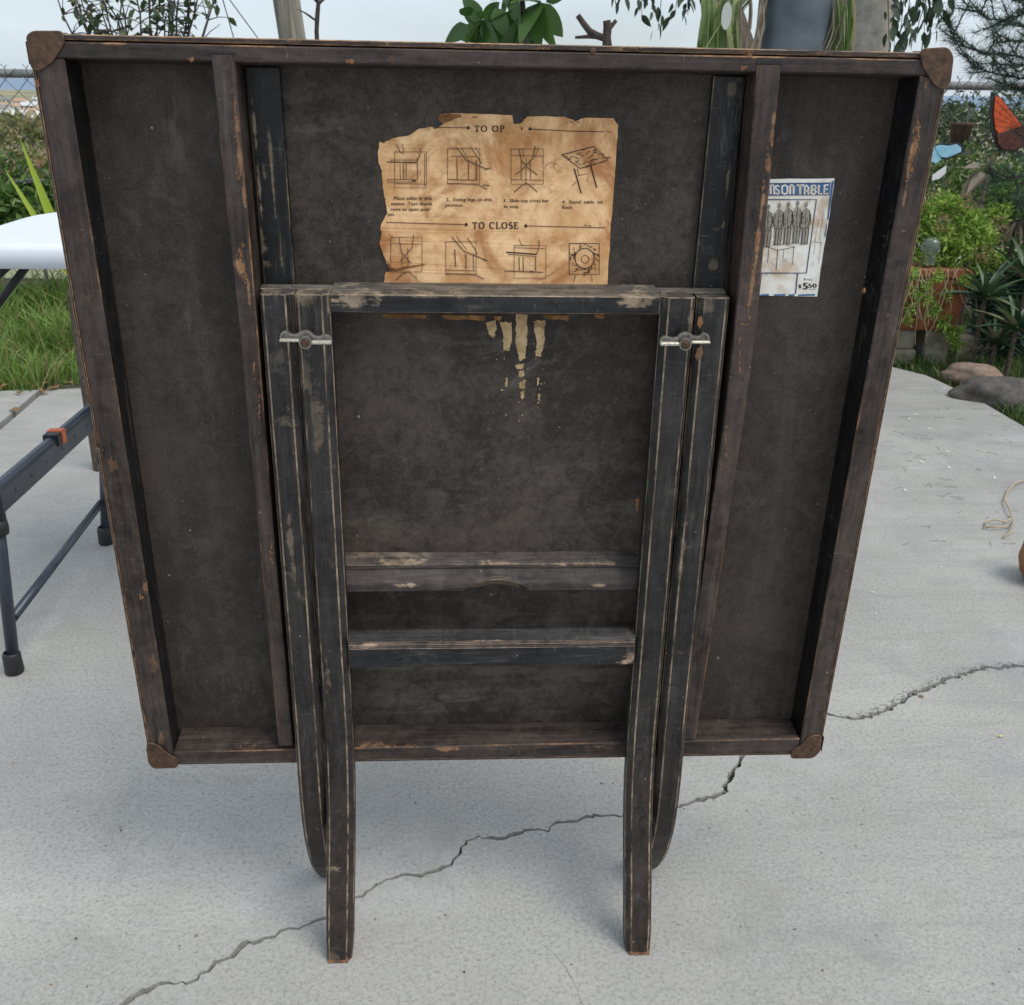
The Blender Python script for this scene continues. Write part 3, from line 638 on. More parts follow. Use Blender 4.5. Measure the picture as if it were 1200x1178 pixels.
# battens let into the top rail
def batten(pts):
    mb = MB(); mb.sweep_xz([[(a, -.0008, v+H0), (b, -.0008, v+H0), (b, .038, v+H0), (a, .038, v+H0)] for a, b, v in pts]); return mb
batten([(-.2350, -.2165, .7255), (-.2345, -.2170, .60), (-.2340, -.2178, .50), (-.2350, -.2200, .30), (-.2360, -.2200, .0255)]).build('batten', M['rim_z'], T, .0010)
batten([(.2150, .2352, .7262), (.2190, .2392, .60), (.2222, .2425, .50), (.2220, .2415, .40), (.2195, .2387, .31), (.2175, .2366, .21), (.2130, .2322, .0255)]).build('batten', M['rim_z'], T, .0010)
mb = MB(); mb.box((-.238, -.0011, .7262+H0), (-.2145, -.0002, .7270+H0)); mb.build('mortise_gap', M['black'], T)
mb = MB(); mb.box((.2140, -.0011, .7270+H0), (.2370, -.0002, .7288+H0)); mb.build('mortise_gap', M['black'], T)
# glossy slide guides
bar('guide_board', M['guide'], -.2140, -.1860, .0290, .0384, .025, .7160)
bar('guide_board', M['guide'], .1865, .2145, .0290, .0384, .025, .7160)
# corner caps
def wsh(pts, cx, cv):
    out = []
    n = len(pts)
    for i in range(n):
        a = Vector(pts[i-1]); b = Vector(pts[i]); c = Vector(pts[(i+1) % n])
        l = min((a-b).length, (c-b).length)*.42
        p0 = b+(a-b).normalized()*l; p2 = b+(c-b).normalized()*l
        for t in (0, .25, .5, .75, 1): out.append(tuple(p0.lerp(b, t).lerp(b.lerp(p2, t), t)))
    return out
def cap(name, pts, sx, sv, xo, vo):
    """front plate plus the two wrapped sides"""
    lp = wsh(pts, 0, 0); mb = MB(); n = len(lp)
    mb.sweep_xz([[(x, -.0022, v+H0) for x, v in lp], [(x, .0000, v+H0) for x, v in lp]])
    o = mb.build(name, M['rust'], T, .0006)
    L = abs(xo-min(pts, key=lambda q: abs(q[0]))[0])*.75
    mb = MB()
    def bx(x0, x1, v0, v1): mb.box((min(x0, x1), -.0012, min(v0, v1)+H0), (max(x0, x1), .030, max(v0, v1)+H0))
    bx(xo+sx*.0002, xo+sx*.0010, vo-sv*.006, vo-sv*L); bx(xo-sx*.006, xo-sx*L, vo+sv*.0002, vo+sv*.0010)
    w = mb.build('cap_side', M['rust'], o, .0005); return o
capTL = [(31,42),(39,36),(74,36),(77,50),(62,74),(46,84),(37,80)]
capTR = [(1077,57),(1110,55),(1117,66),(1113,98),(1103,106),(1094,100),(1079,76)]
capBL = [(172,868),(186,872),(197,882),(210,889),(209,899),(180,900),(174,893)]
capBR = [(925,888),(928,878),(938,873),(948,861),(963,860),(961,880),(952,888)]
for pts, sx, sv in ((capTL, -1, 1), (capTR, 1, 1), (capBL, -1, -1), (capBR, 1, -1)):
    q = [TP(x, y, 0) for x, y in pts]; q = [(a, c-H0) for a, b, c in q]
    cap('corner_cap', q, sx, sv, sx*.38, .738 if sv > 0 else 0.0)
# legs
def wl(v): return -.0005-.040*(.53-v)*(1 if v > .05 else 1)
def leg(xc, kind, hw0=.0158):
    st = [.5300, .45, .37, .29, .21, .13, .08, .05]
    if kind == 'in': low = [(.02, -.0225), (-.01, -.0255), (-.04, -.0305), (-.07, -.0385), (-.10, -.0490), (-.13, -.0600), (-.16, -.0695), (-.19, -.0780), (-.2150, -.0840)]
    else: low = [(.02, -.0225), (-.01, -.0245), (-.04, -.0250), (-.07, -.0232), (-.10, -.0180), (-.13, -.0085), (-.16, .0050), (-.19, .0240), (-.208, .0380), (-.2215, .0500)]
    path = [(v, wl(v)) for v in st]+low
    rings = []; t = .0205
    sgn = 1 if xc > 0 else -1
    for v, w in path:
        i = path.index((v, w)); a = path[max(0, i-1)]; b = path[min(len(path)-1, i+1)]
        dv, dw = a[0]-b[0], a[1]-b[1]; l = math.hypot(dv, dw); dv /= l; dw /= l   # up along leg
        nw, nv = dv, -dw       # normal toward the back
        if i in (0, len(path)-1): nw, nv = 1, 0
        k = max(0, min(1, (.05-v)/.27))
        hwid = hw0*(1-.03*k-(.07 if v < -.2 else 0)) ; x = xc+sgn*(.0035 if xc > 0 else .0062)*k**1.3
        if kind == 'out': hwid = hw0*(1-.06*k*k); x = xc+sgn*.001*k
        sec = [(-hwid, t), (-hwid, .0062), (-hwid+.0066, 0), (hwid-.0036, 0), (hwid, .0034), (hwid, t)]
        if xc < 0: sec = [(-q_, d_) for q_, d_ in sec]
        tt = 1.0 if kind == 'in' or v > 0 else 1.0
        rings.append([(x+sx, w+q*nw*tt, v+q*nv+H0) for sx, q in sec])
    # flat on the concrete: world z = 0 at the foot
    last = rings[-1]
    for j, (x, w, z) in enumerate(last): last[j] = (x, w, H0+(-H0-LS*w)/LC+.0006)
    mb = MB(); mb.sweep_xz(rings); return mb
def legmat(): return M['leg']
LX = [(-.1990, 'out'), (-.1672, 'in'), (.1672, 'in'), (.2000, 'out')]
for x, k in LX:
    leg(x, k, .0157 if k == 'in' else .0150).build('leg', M['leg'], T, .0009)
# worn bare wood at the feet
feetm = plain('bare_worn_wood_foot', (.24, .12, .05), .8, c2=(.10, .05, .03), sc=110, bump=.001)
for x, k in LX:
    y0 = -.0838 if k == 'in' else .0502; xx = x+((.0035 if x > 0 else .0062) if k == 'in' else .001)*(1 if x > 0 else -1)+.0012*(1 if x > 0 else -1); h = .0115 if k == 'in' else .0100
    mb = MB(); zz = H0+(-H0-LS*y0)/LC
    R = random.Random(int(x*1e4)); top_ = []
    n = 7
    for i in range(n+1): top_.append((xx-h+2*h*i/n, R.uniform(.003, .0085)))
    sl = (-.014/.035) if k == 'in' else (.012/.0415)
    vs = [(a, y0-.0007, zz+.0008) for a, _ in top_]+[(a, y0-.0007+(-sl)*b*1.0 if k == 'in' else y0-.0009-sl*b, zz+.0008+b) for a, b in top_]
    mb.add(vs, [(i, i+1, n+2+i, n+1+i) for i in range(n)]); mb.build('worn_foot_end', feetm, T)
# top cross bar (slides in the guides) and leg rails
def prof_x(name, mat, x0, x1, prof, bev=.0008, parent=None):
    mb = MB(); mb.sweep_xz([[(x0, w, v+H0) for w, v in prof], [(x1, w, v+H0) for w, v in prof]]); return mb.build(name, mat, parent or T, bev)
prof_x('top_cross_bar', M['bar'], -.1510, .1510, [(.0035, .5130), (.0030, .5295), (.0370, .5335), (.0380, .5150)])
prof_x('cross_bar_cap', M['bar'], -.2165, .2155, [(.0205, .5140), (.0200, .5305), (.0285, .5330), (.0288, .5140)])
prof_x('leg_rail', M['legrail'], -.1512, .1512, [(-.0122, .1366), (-.0128, .1380), (-.0128, .1600), (-.0112, .1610), (-.0112, .1620), (-.0128, .1630), (-.0128, .1648), (-.0112, .1656), (-.0112, .1664), (-.0124, .1680), (.0010, .1742), (.0040, .1742), (.0040, .1366)], .0003)
feetm2 = plain('worn_brown_notch_wood', (.16, .115, .075), .8, c2=(.085, .06, .042), sc=140, bump=.0008)
# stop rail on the panel with finger notch
def stoprail():
    xs = [-.1570]+[-.030+ .0715*i/14 for i in range(15)]+[.1530]
    xs = [-.2145]+[-.0300+.0700*i/14 for i in range(15)]+[.2150]
    rings = []
    for x in xs:
        k = 0.0
        if -.0301 < x < .0401: k = math.sin(math.pi*(x+.030)/.070)**.75 if -.030 < x < .040 else 0
        b = .2155+.0125*k
        rings.append([(x, .0385, .2400+H0), (x, .0240, .2398+H0), (x, .0150, max(.2285, b+.002)+H0), (x, .0118, max(.2240, b+.0012)+H0), (x, .0112, max(.2228, b+.0006)+H0), (x, .0112, b+H0), (x, .0170, b-.0080*min(1, k*1.5)+H0), (x, .0385, b-.0082*min(1, k*1.5)+H0)])
    a_ = MB(); a_.sweep_xz([[(x, w, v+H0) for w, v in ((.0385, .2478), (.0205, .2420), (.0200, .2384), (.0205, .2376), (.0385, .2400))] for x in (-.2145, .2150)]); a_.build('stop_rail_ledge', M['stop'], T, .0007)
    nf = MB(); xs_ = [-.030+.070*i/14 for i in range(15)]; vs_ = []
    for x in xs_:
        k = math.sin(math.pi*(x+.030)/.070)**.75 if -.0299 < x < .0399 else 0; b = .2155+.0125*k; q_ = min(1, k*1.5)
        vs_ += [(x, .0109, b+.0003+H0), (x, .0167, b-.0080*q_+.0003+H0)]
    nf.add(vs_, [(2*i, 2*i+1, 2*i+3, 2*i+2) for i in range(14)]); nf.build('finger_notch', feetm2, T)
    mb = MB(); mb.sweep_xz(rings); return mb
stoprail().build('stop_rail', M['stop'], T, .0006)
# wing nuts on their bolts
def wingnut(px, py, flip=1):
    c = TP(px, py, -.0075); e = MB(); s_ = .00069
    out = [(-62,0),(-245,-5),(-245,-34),(-228,-78),(-180,-95),(-140,-60),(-80,-60),(-45,-88),(0,-102),(45,-88),(85,-45),(130,-42),(190,-60),(225,-55),(248,-25),(248,28),(66,22)]
    k = 1/7.364*s_
    lp = [(c[0]+a*k*flip, c[2]-b*k) for a, b in out]
    if flip < 0: lp = lp[::-1]
    e.sweep_xz([[(x, -.0175, z) for x, z in lp], [(x, -.0125, z) for x, z in lp]])
    fl = MB()
    nut = e.build('wing_nut', M['metal'], T, .0009, 2)
    # lower flanges standing toward us, their highlight put into a pale colour
    for a0, a1, b0, b1 in ((-245, -58, -22, 4), (60, 248, -8, 26)):
        x0, x1 = sorted((c[0]+a0*k*flip, c[0]+a1*k*flip)); z0, z1 = sorted((c[2]-b0*k, c[2]-b1*k))
        fl.box((x0, -.0215, z0), (x1, -.0150, z1))
    fl.build('flange', M['flange'], nut, .0007)
    hb = MB(); ring = []
    for r, w in ((.0062, -.0095), (.0062, -.0200), (.0056, -.0212), (.0044, -.0212), (.0044, -.0195)):
        ring.append([(c[0]+r*math.cos(2*math.pi*i/20), w, c[2]+r*math.sin(2*math.pi*i/20)-.001) for i in range(20)])
    hb.sweep_xz(ring); hb.build('hub', M['metal'], nut, 0, smooth=False)
    bt = MB(); ring = []
    for r, w in ((.0038, -.005), (.0038, -.0210), (.0030, -.0220), (.0001, -.0222)):
        ring.append([(c[0]+r*math.cos(2*math.pi*i/16), w, c[2]+r*math.sin(2*math.pi*i/16)-.001) for i in range(16)])
    bt.sweep_xz(ring); b = bt.build('bolt', M['rust'], nut)
    sl_ = MB(); sl_.box((c[0]-.0030, -.02235, c[2]-.0014), (c[0]+.0030, -.0221, c[2]-.0008)); return nut
wingnut(360, 396, 1); wingnut(800, 398, -1)
# round nail heads
for px, py, w, rr in ((695, 60, 0, .0024), (1040, 371, 0, .0024), (598, 877, 0, .0018), (874, 80, 0, .0016), (96, 272, 0, .0022)):
    q = TP(px, py, w); mb = MB(); ring = []
    for r, dw in ((rr, .0002), (rr, -.0005), (rr*.6, -.0009), (.0001, -.0010)): ring.append([(q[0]+r*math.cos(i*.5236), dw, q[2]+r*math.sin(i*.5236)) for i in range(12)])
    mb.sweep_xz(ring); mb.build('nail_head', M['rust'], T)
# chipped spots of bare wood, tiny raised splinters on the rails
chipm = plain('bare_orange_wood_chip', (.34, .16, .07), .8, c2=(.14, .065, .035), sc=260, bump=.0006)
CH = [(410,73,7,3,0),(225,70,3,2,0),(135,52,14,1.5,0),(45,100,2,6,0),(283,300,6,12,0),(287,320,4,9,0),(279,200,2.5,14,0),(278,150,2,16,0),(276,122,1.8,14,0),
      (905,160,2.5,10,0),(900,190,3,14,0),(895,215,2,10,0),(870,80,3,2,0),(870,380,7,1,0),(1076,150,3,16,0),(1072,170,4.5,16,0),(1067,192,3.5,14,0),(1063,205,3,10,0),(1058,270,3,1.2,0),
      (1012,340,3,3,0),(318,652,2.0,12,0),(872,60,14,2.0,0),(878,65,4,4,0),(520,53,14,1.0,0),(575,54,24,1.0,0),(640,56,10,1.5,0),(345,49,8,1.8,0),(300,49,24,.8,0),(1045,65,20,.8,0),(960,63,16,.9,0),(150,47,20,.8,0),(740,57,20,.8,0),
      (166,700,3,3,0),(172,684,2,4,0),(850,520,1.4,25,0),(866,420,1.4,24,0),(877,360,2,20,0),(881,320,2.5,16,0),(887,280,3,12,0),(304,480,1.2,24,0),(298,430,1.2,16,0),(997,845,1,1,0)]
R = random.Random(21); vs = []; fs = []
for px, py, rx, ry, w in CH[:-1]:
    for z in range(int(7+rx*ry*.35)):
        n = R.choice((4, 5, 6)); k = len(vs); ox, oy = R.gauss(0, .45)*rx, R.gauss(0, .5)*ry
        if rx > ry*2: ax, ay = R.uniform(.6, 2.6), R.uniform(.25, .7)
        else: ax, ay = R.uniform(.3, .9), R.uniform(.8, 3.6)
        for i in range(n):
            a = 6.283*i/n; rr = R.uniform(.4, 1.3)
            q = TP(px+ox+ax*rr*math.cos(a), py+oy+ay*rr*math.sin(a), 0); vs.append((q[0], -.00105-.00002*z, min(q[2], .7378+H0)))
        fs.append(tuple(range(k, k+n)))
me = raw_mesh('bare_wood_chips', vs, fs); o = link('bare_wood_chips', me, chipm, T); tag(o, kind='stuff')
# orange splinter beside the right leg
for pts in ([(818,372),(822,370),(824,378),(820,386),(817,380)], [(817,408),(822,404),(824,414),(818,424),(814,418)]):
    q = [TP(x, y, -.006) for x, y in pts]; mb = MB(); mb.add([(a, -.0068, c) for a, b, c in q], [(0, 1, 2, 3, 4)]); mb.build('splinter', feetm, T)
# glue residue drips of torn label, below the bar
PW = .0385
def ragged(pts, jit, seed, sub=4):
    R = random.Random(seed); out = []
    for i in range(len(pts)):
        a, b = pts[i], pts[(i+1) % len(pts)]
        for k in range(sub):
            t = k/sub; j = jit if k else jit*.3
            out.append((a[0]+(b[0]-a[0])*t+R.uniform(-j, j), a[1]+(b[1]-a[1])*t+R.uniform(-j, j)))
    return out
def patch(mb, pts, w, thick=.0004):
    q = [TP(x, y, w) for x, y in pts]; a = [(p[0], w-thick, p[2]) for p in q]; b = [(p[0], PW+.0002, p[2]) for p in q]
    mb.sweep_xz([a, b])
mb = MB()
blobs = [[(569,378),(581,375),(582,384),(579,396),(573,392)],[(586,377),(600,378),(600,396),(597,411),(590,411),(590,398)],[(605,368),(618,369),(618,400),(615,420),(609,423),(604,402)],[(625,376),(639,376),(638,400),(634,417),(627,418),(629,400)],
 [(604,428),(614,426),(613,432),(606,433)],[(607,435),(614,434),(613,441),(608,441)],[(608,449),(616,445),(615,456),(609,455)],[(592,443),(595,443),(595,453),(592,453)],[(610,460),(614,458),(613,467),(611,467)],[(630,443),(632,443),(631,452),(629,451)],[(631,462),(633,462),(632,470),(630,468)]]
R = random.Random(64)
for i, b in enumerate(blobs): patch(mb, ragged(b, 1.0, 100+i, 6), PW-.00005, .00025)
for i in range(38):
    cx_ = R.choice((577, 593, 611, 611, 632, 632))+R.gauss(0, 3.2); cy_ = R.uniform(385, 472) if R.random() < .8 else R.uniform(470, 495); r_ = R.uniform(.35, 1.1)
    patch(mb, [(cx_+r_*math.cos(a)*R.uniform(.5, 1.2), cy_+r_*1.5*math.sin(a)*R.uniform(.5, 1.3)) for a in (0, 1.25, 2.5, 3.75, 5)], PW-.00005, .00025)
tag(mb.build('glue_residue', M['residue'], T), kind='stuff')
mb = MB()
for i, b in enumerate([[(448,368),(500,369),(498,373),(450,372)],[(518,369),(570,370),(568,376),(522,374)],[(578,370),(588,370),(586,375),(580,375)],[(632,368),(668,370),(665,376),(640,373)],[(697,368),(708,368),(708,373),(698,373)],[(396,598),(401,596),(401,606),(398,604)],[(745,585),(749,584),(748,600),(745,598)]]):
    mb = MB(); patch(mb, ragged(b, .9, 130+i, 6), PW-.0001, .0003); mb.build('torn_paper_remnant', M['paper_edge'], T)

# --- instruction sheet (drawn in its own sheet coordinates, mapped on the panel plane)
def Zp(X, Yy): return (430+X/3.871, 120+Yy/3.871)
sheet = [(75,820),(85,772),(120,768),(92,735),(84,712),(68,672),(58,640),(66,600),(62,565),(92,500),(84,440),(72,385),(68,310),(52,272),(52,215),(58,178),(75,185),(110,165),(190,150),(235,120),(296,110),(310,122),(350,95),(322,75),(330,54),(380,50),(530,54),(660,58),(668,100),(700,94),(728,64),(900,66),(945,84),(990,70),(1118,72),(1140,102),(1132,200),(1120,400),(1104,600),(1090,850),(75,850)]
lab = ragged([Zp(*q) for q in sheet], .55, 5, 4)
from mathutils.geometry import tessellate_polygon
def sheet_mesh(name, pts, w, mat, parent, curl=0.0, thick=.00035):
    q = [TP(x, y, w) for x, y in pts]; n = len(q)
    fs = tessellate_polygon([[Vector((p[0], p[2], 0)) for p in q]])
    R = random.Random(4); fr = [(p[0], w-R.uniform(0, curl), p[2]) for p in q]; bk = [(p[0], PW+.00005, p[2]) for p in q]
    mb = MB(); mb.add(fr+bk, [tuple(f) for f in fs]+[(i, (i+1) % n, (i+1) % n+n, i+n) for i in range(n)])
    return mb.build(name, mat, parent)
LW = PW-.0006
paper = sheet_mesh('instruction_sheet', lab, LW, M['paper'], T, .0005)
paper['label'] = 'torn tan instruction sheet headed TO OPEN and TO CLOSE'
dk = [Zp(*q) for q in [(330,56),(420,52),(430,64),(360,92),(345,95),(322,76)]]
def flat(mb, pts, w=LW-.0007):
    q = [TP(x, y, w) for x, y in pts]; mb.add([(p[0], w, p[2]) for p in q], [tuple(range(len(q)))])
mb = MB(); flat(mb, ragged(dk, .4, 3), LW-.00062); mb.build('scorched_edge', M['paper_edge'], paper); mb = MB()
flat(mb, ragged([Zp(*q) for q in [(88,716),(104,742),(130,757),(170,744),(262,732),(262,740),(170,756),(128,770),(98,752)]], .4, 8), LW-.00062)
mb.build('scorched_edge', M['paper_edge'], paper)
IW = LW-.0008
def stroke(mb, pts, wd, w=IW, mp=Zp):
    """ribbon of given width (sheet units) along a polyline"""
    P_ = [Vector(p) for p in pts]; L = []
    for i, p in enumerate(P_):
        t = P_[min(i+1, len(P_)-1)]-P_[max(i-1, 0)]
        t = t.normalized() if t.length > 0 else Vector((1, 0)); nn = Vector((-t.y, t.x))*wd/2; L.append((p+nn, p-nn))
    vs = []
    for a, b in L:
        for c in (a, b): q = TP(*mp(c.x, c.y), w); vs.append((q[0], w, q[2]))
    mb.add(vs, [(2*i, 2*i+1, 2*i+3, 2*i+2) for i in range(len(P_)-1)])
def arc(cx, cy, rx, ry, a0, a1, n=12): return [(cx+rx*math.cos(math.radians(a0+(a1-a0)*i/n)), cy-ry*math.sin(math.radians(a0+(a1-a0)*i/n))) for i in range(n+1)]
def dot(mb, x, y, r, w=IW, mp=Zp):
    q = [TP(*mp(x+r*math.cos(i*.7854), y+r*math.sin(i*.7854)), w) for i in range(8)]; mb.add([(p[0], w, p[2]) for p in q], [tuple(range(8))])
def serif(mb, ch, x, y, h, mp=Zp, xs=1.0):
    """roman capital, x left, y baseline; returns advance"""
    K = h*.21; k = h*.10; S = lambda pts, wd: stroke(mb, [(x+a*h*xs, y-b*h) for a, b in pts], wd, IW, mp)
    def A(cx, cy, rx, ry, a0, a1, wd): stroke(mb, [(x+a*h*xs, y-b*h) for a, b in [(cx+rx*math.cos(math.radians(a0+(a1-a0)*i/12)), cy+ry*math.sin(math.radians(a0+(a1-a0)*i/12))) for i in range(13)]], wd, IW, mp)
    if ch == 'T': S([(.38,0),(.38,1)], K); S([(.02,.96),(.74,.96)], k); S([(.04,.98),(.04,.74)], k); S([(.72,.98),(.72,.74)], k); S([(.22,.03),(.54,.03)], k); return .82
    if ch == 'O': A(.48,.5,.36,.47,120,240,K); A(.48,.5,.36,.47,-60,60,K); A(.48,.5,.38,.47,40,140,k*1.2); A(.48,.5,.38,.47,220,320,k*1.2); return 1.02
    if ch == 'P': S([(.2,0),(.2,1)], K); S([(.04,.03),(.38,.03)], k); S([(.04,.97),(.4,.97)], k); A(.36,.72,.26,.25,-70,70,K); S([(.2,.47),(.42,.47)], k); S([(.3,.97),(.46,.96)], k); return .72
    if ch == 'C': A(.48,.5,.36,.47,110,250,K); A(.48,.5,.36,.47,50,112,k*1.3); A(.48,.5,.36,.47,248,318,k*1.3); S([(.74,.98),(.74,.66)], k); return .90
    if ch == 'L': S([(.2,0),(.2,1)], K); S([(.04,.97),(.36,.97)], k); S([(.04,.03),(.68,.03)], k); S([(.67,.02),(.68,.28)], k*1.2); return .76
    if ch == 'S': A(.34,.73,.22,.23,30,180,k*1.6); A(.34,.73,.22,.23,180,250,K); S([(.26,.56),(.44,.42)], K); A(.34,.27,.22,.24,70,-60,K); A(.34,.27,.24,.24,-60,-160,k*1.4); return .68
    if ch == 'E': S([(.2,0),(.2,1)], K); S([(.04,.97),(.64,.97)], k); S([(.04,.03),(.68,.03)], k); S([(.2,.52),(.5,.52)], k); S([(.63,.98),(.63,.76)], k); S([(.67,.02),(.67,.27)], k*1.2); S([(.5,.64),(.5,.4)], k); return .76
    return .45
def serif_text(mb, t, x, y, h, sp=1.0):
    for ch in t: x += serif(mb, ch, x, y, h, Zp, sp)*h*sp+h*.05
    return x
ink = MB(); thin = MB()
serif_text(ink, 'TO OP', 487, 134, 28, 1.17)
stroke(ink, [(699,112),(703,128),(709,114)], 4)
serif_text(ink, 'TO CLOSE', 478, 574, 30, 1.04)
for x, y in ((459,116),(740,121),(450,555),(721,561)): dot(ink, x, y, 8)
stroke(ink, [(312,114),(450,116)], 3.2); stroke(ink, [(748,122),(905,130),(1075,134)], 3.2); stroke(ink, [(1085,133),(1110,134)], 2)
stroke(ink, [(88,544),(260,550),(440,554)], 3.2); stroke(ink, [(730,561),(900,565),(1080,569)], 3.2)
for x, y in ((475,70),(488,68),(922,92),(938,84),(952,92),(985,560),(1005,562)): stroke(ink, [(x,y),(x+6,y-5),(x+12,y+3)], 3)
FONTC = {}
def font_verts(txt):
    if txt in FONTC: return FONTC[txt]
    cu = bpy.data.curves.new('t', 'FONT'); cu.body = txt; cu.resolution_u = 3; cu.size = 1; ob = bpy.data.objects.new('t', cu)
    COL.objects.link(ob); bpy.context.view_layer.update()
    me = bpy.data.meshes.new_from_object(ob.evaluated_get(bpy.context.evaluated_depsgraph_get()))
    r = ([v.co.copy() for v in me.vertices], [tuple(p.vertices) for p in me.polygons]); bpy.data.objects.remove(ob); bpy.data.curves.remove(cu); bpy.data.meshes.remove(me)
    FONTC[txt] = r; return r
def text(mb, t, x, y, h, width=None, mp=Zp, w=IW, rot=0, offs=(0,)):
    vs, fs = font_verts(t); mxx = max(v.x for v in vs); sx = (width/mxx) if width else h*1.0
    for of in offs:
        o = []
        for v in vs:
            a, b = v.x*sx+of, -v.y*h; ca, sa = math.cos(rot), math.sin(rot)
            q = TP(*mp(x+a*ca-b*sa, y+a*sa+b*ca), w); o.append((q[0], w, q[2]))
        mb.add(o, fs)
OF = (0, .8)
for t, x, y, wd in (('Place table in this', 120, 442, 175), ('osition.  Turn thumb', 108, 467, 186), ('rews to open posi-', 106, 492, 182), ('ion.', 92, 515, 34),
                    ('2.  Swing legs to this', 358, 448, 208), ('position.', 355, 473, 82), ('3.  Slide top cross bar', 617, 453, 208), ('to stop.', 620, 479, 70), ('4.  Stand  table  on', 885, 459, 184), ('floor.', 885, 483, 48)):
    text(ink, t, x, y, 21, wd, offs=OF)
L1 = 3.0
def S2(*pts, wd=L1, m=None): stroke(m or thin, list(pts), wd)
def rect(x0, y0, x1, y1, wd=L1, m=None, sk=0): S2((x0,y0),(x1,y0+sk),(x1,y1+sk),(x0,y1),(x0,y0), wd=wd, m=m)
def tile_grain(x0, y0, x1, y1, seed, n):
    R = random.Random(seed)
    for i in range(n):
        a = R.uniform(x0, x1-10); b = R.uniform(y0, y1); S2((a, b), (a+R.uniform(6, 26), b+R.uniform(-2, 2)), wd=1.2)
# 1
rect(126,225,270,388); rect(110,262,226,272); rect(92,350,228,362); S2((90,270),(225,275), wd=4, m=ink); S2((150,278),(152,352)); S2((165,278),(167,352),wd=4); S2((178,278),(178,352)); S2((228,250),(230,352),wd=4); S2((262,232),(262,380)); S2((135,192),(150,225),(170,235)); S2((158,190),(168,222)); S2((245,210),(236,250),(226,272),wd=4); S2((128,368),(268,372)); S2((205,356),(222,356), wd=5, m=ink)
# 2
rect(366,210,512,370); S2((408,250),(410,350),wd=5); S2((460,262),(462,350),wd=5); S2((495,262),(497,352),wd=5); S2((366,350),(500,354),wd=4); S2((362,368),(500,372),(545,395),wd=4); S2((408,205),(450,262),(540,302),wd=5); S2((428,205),(465,268)); S2((472,205),(512,262),(520,280),wd=4); S2((490,205),(516,240)); S2((535,305),(560,298),wd=6); S2((525,375),(556,378),wd=5); S2((380,244),(500,246))
# 3
rect(654,212,800,372); S2((690,208),(700,262),(732,300),(775,330),wd=5); S2((706,208),(712,250)); S2((764,200),(752,255),(700,310),(672,328),wd=5); S2((780,205),(762,250)); S2((700,262),(700,348),wd=4); S2((722,250),(722,380)); S2((740,262),(742,348),wd=4); S2((655,350),(800,354)); S2((668,408),(700,380),(722,365),(748,385),(775,408),wd=4); S2((656,240),(800,244))
# 4
q4 = [(884,238),(1030,200),(1092,262),(968,300),(884,238)]; S2(*q4, wd=4, m=ink)
R = random.Random(8)
for i in range(46):
    u, v = R.random(), R.random(); x = 884+u*146+v*84-0; y = 238-u*38+v*62
    if (x, y) and 0 < v < 1: S2((x, y), (x+R.uniform(8, 22), y+R.uniform(-7, 7)), wd=2.8, m=ink)
S2((940,300),(972,412),wd=6,m=ink); S2((1015,285),(1042,388),wd=6,m=ink); S2((948,335),(1008,322),(1000,360)); S2((955,300),(962,330)); S2((930,380),(950,360))
# handwriting-like swirls
S2(*arc(840,300,32,26,30,200), wd=1.8); S2(*arc(870,285,22,30,60,300), wd=1.6)
# lower row
rect(108,612,250,768); S2((145,612),(156,680),(200,730),wd=4); S2((212,600),(204,660),(152,720),wd=4); S2((160,680),(160,740)); S2((185,660),(187,740)); S2((132,805),(165,775),(190,768),(228,802),wd=4); S2((110,640),(248,644))
rect(358,632,495,780); S2((398,668),(402,745),wd=5); S2((448,690),(450,755),wd=5); S2((482,690),(484,760),wd=4); S2((385,612),(440,675),(540,716),wd=5); S2((405,608),(452,668)); S2((455,615),(492,668),(500,690),wd=4); S2((356,760),(495,764)); S2((357,778),(490,782),(530,802),wd=4); S2((525,712),(548,720),wd=5)
rect(668,650,812,798); S2((632,680),(770,690),wd=6,m=ink); S2((640,690),(770,700)); S2((690,700),(692,765),wd=4); S2((708,700),(710,765),wd=4); S2((765,700),(766,765),wd=4); S2((622,765),(800,772),wd=5); S2((780,625),(782,650),(770,690),wd=4); S2((690,620),(700,645),(720,652)); S2((672,660),(808,664)); S2((740,768),(756,768), wd=5, m=ink)
rect(918,640,1054,780, 3.5, ink); S2(*arc(988,708,44,46,0,360,20), wd=4, m=ink); S2(*arc(990,712,18,18,0,360,12), wd=3, m=ink)
R = random.Random(18)
for i in range(52):
    a = R.uniform(0, 6.283); r = R.uniform(40, 66); x, y = 986+r*math.cos(a), 710+r*math.sin(a)
    b = a+R.choice((1.57, .6)); S2((x, y), (x+14*math.cos(b), y+14*math.sin(b)), wd=3, m=ink)
S2((945,782),(940,815)); S2((1020,782),(1022,815))
tag(ink.build('printed_text', M['ink'], paper), kind='stuff'); tag(thin.build('printed_drawing', M['ink2'], paper), kind='stuff')

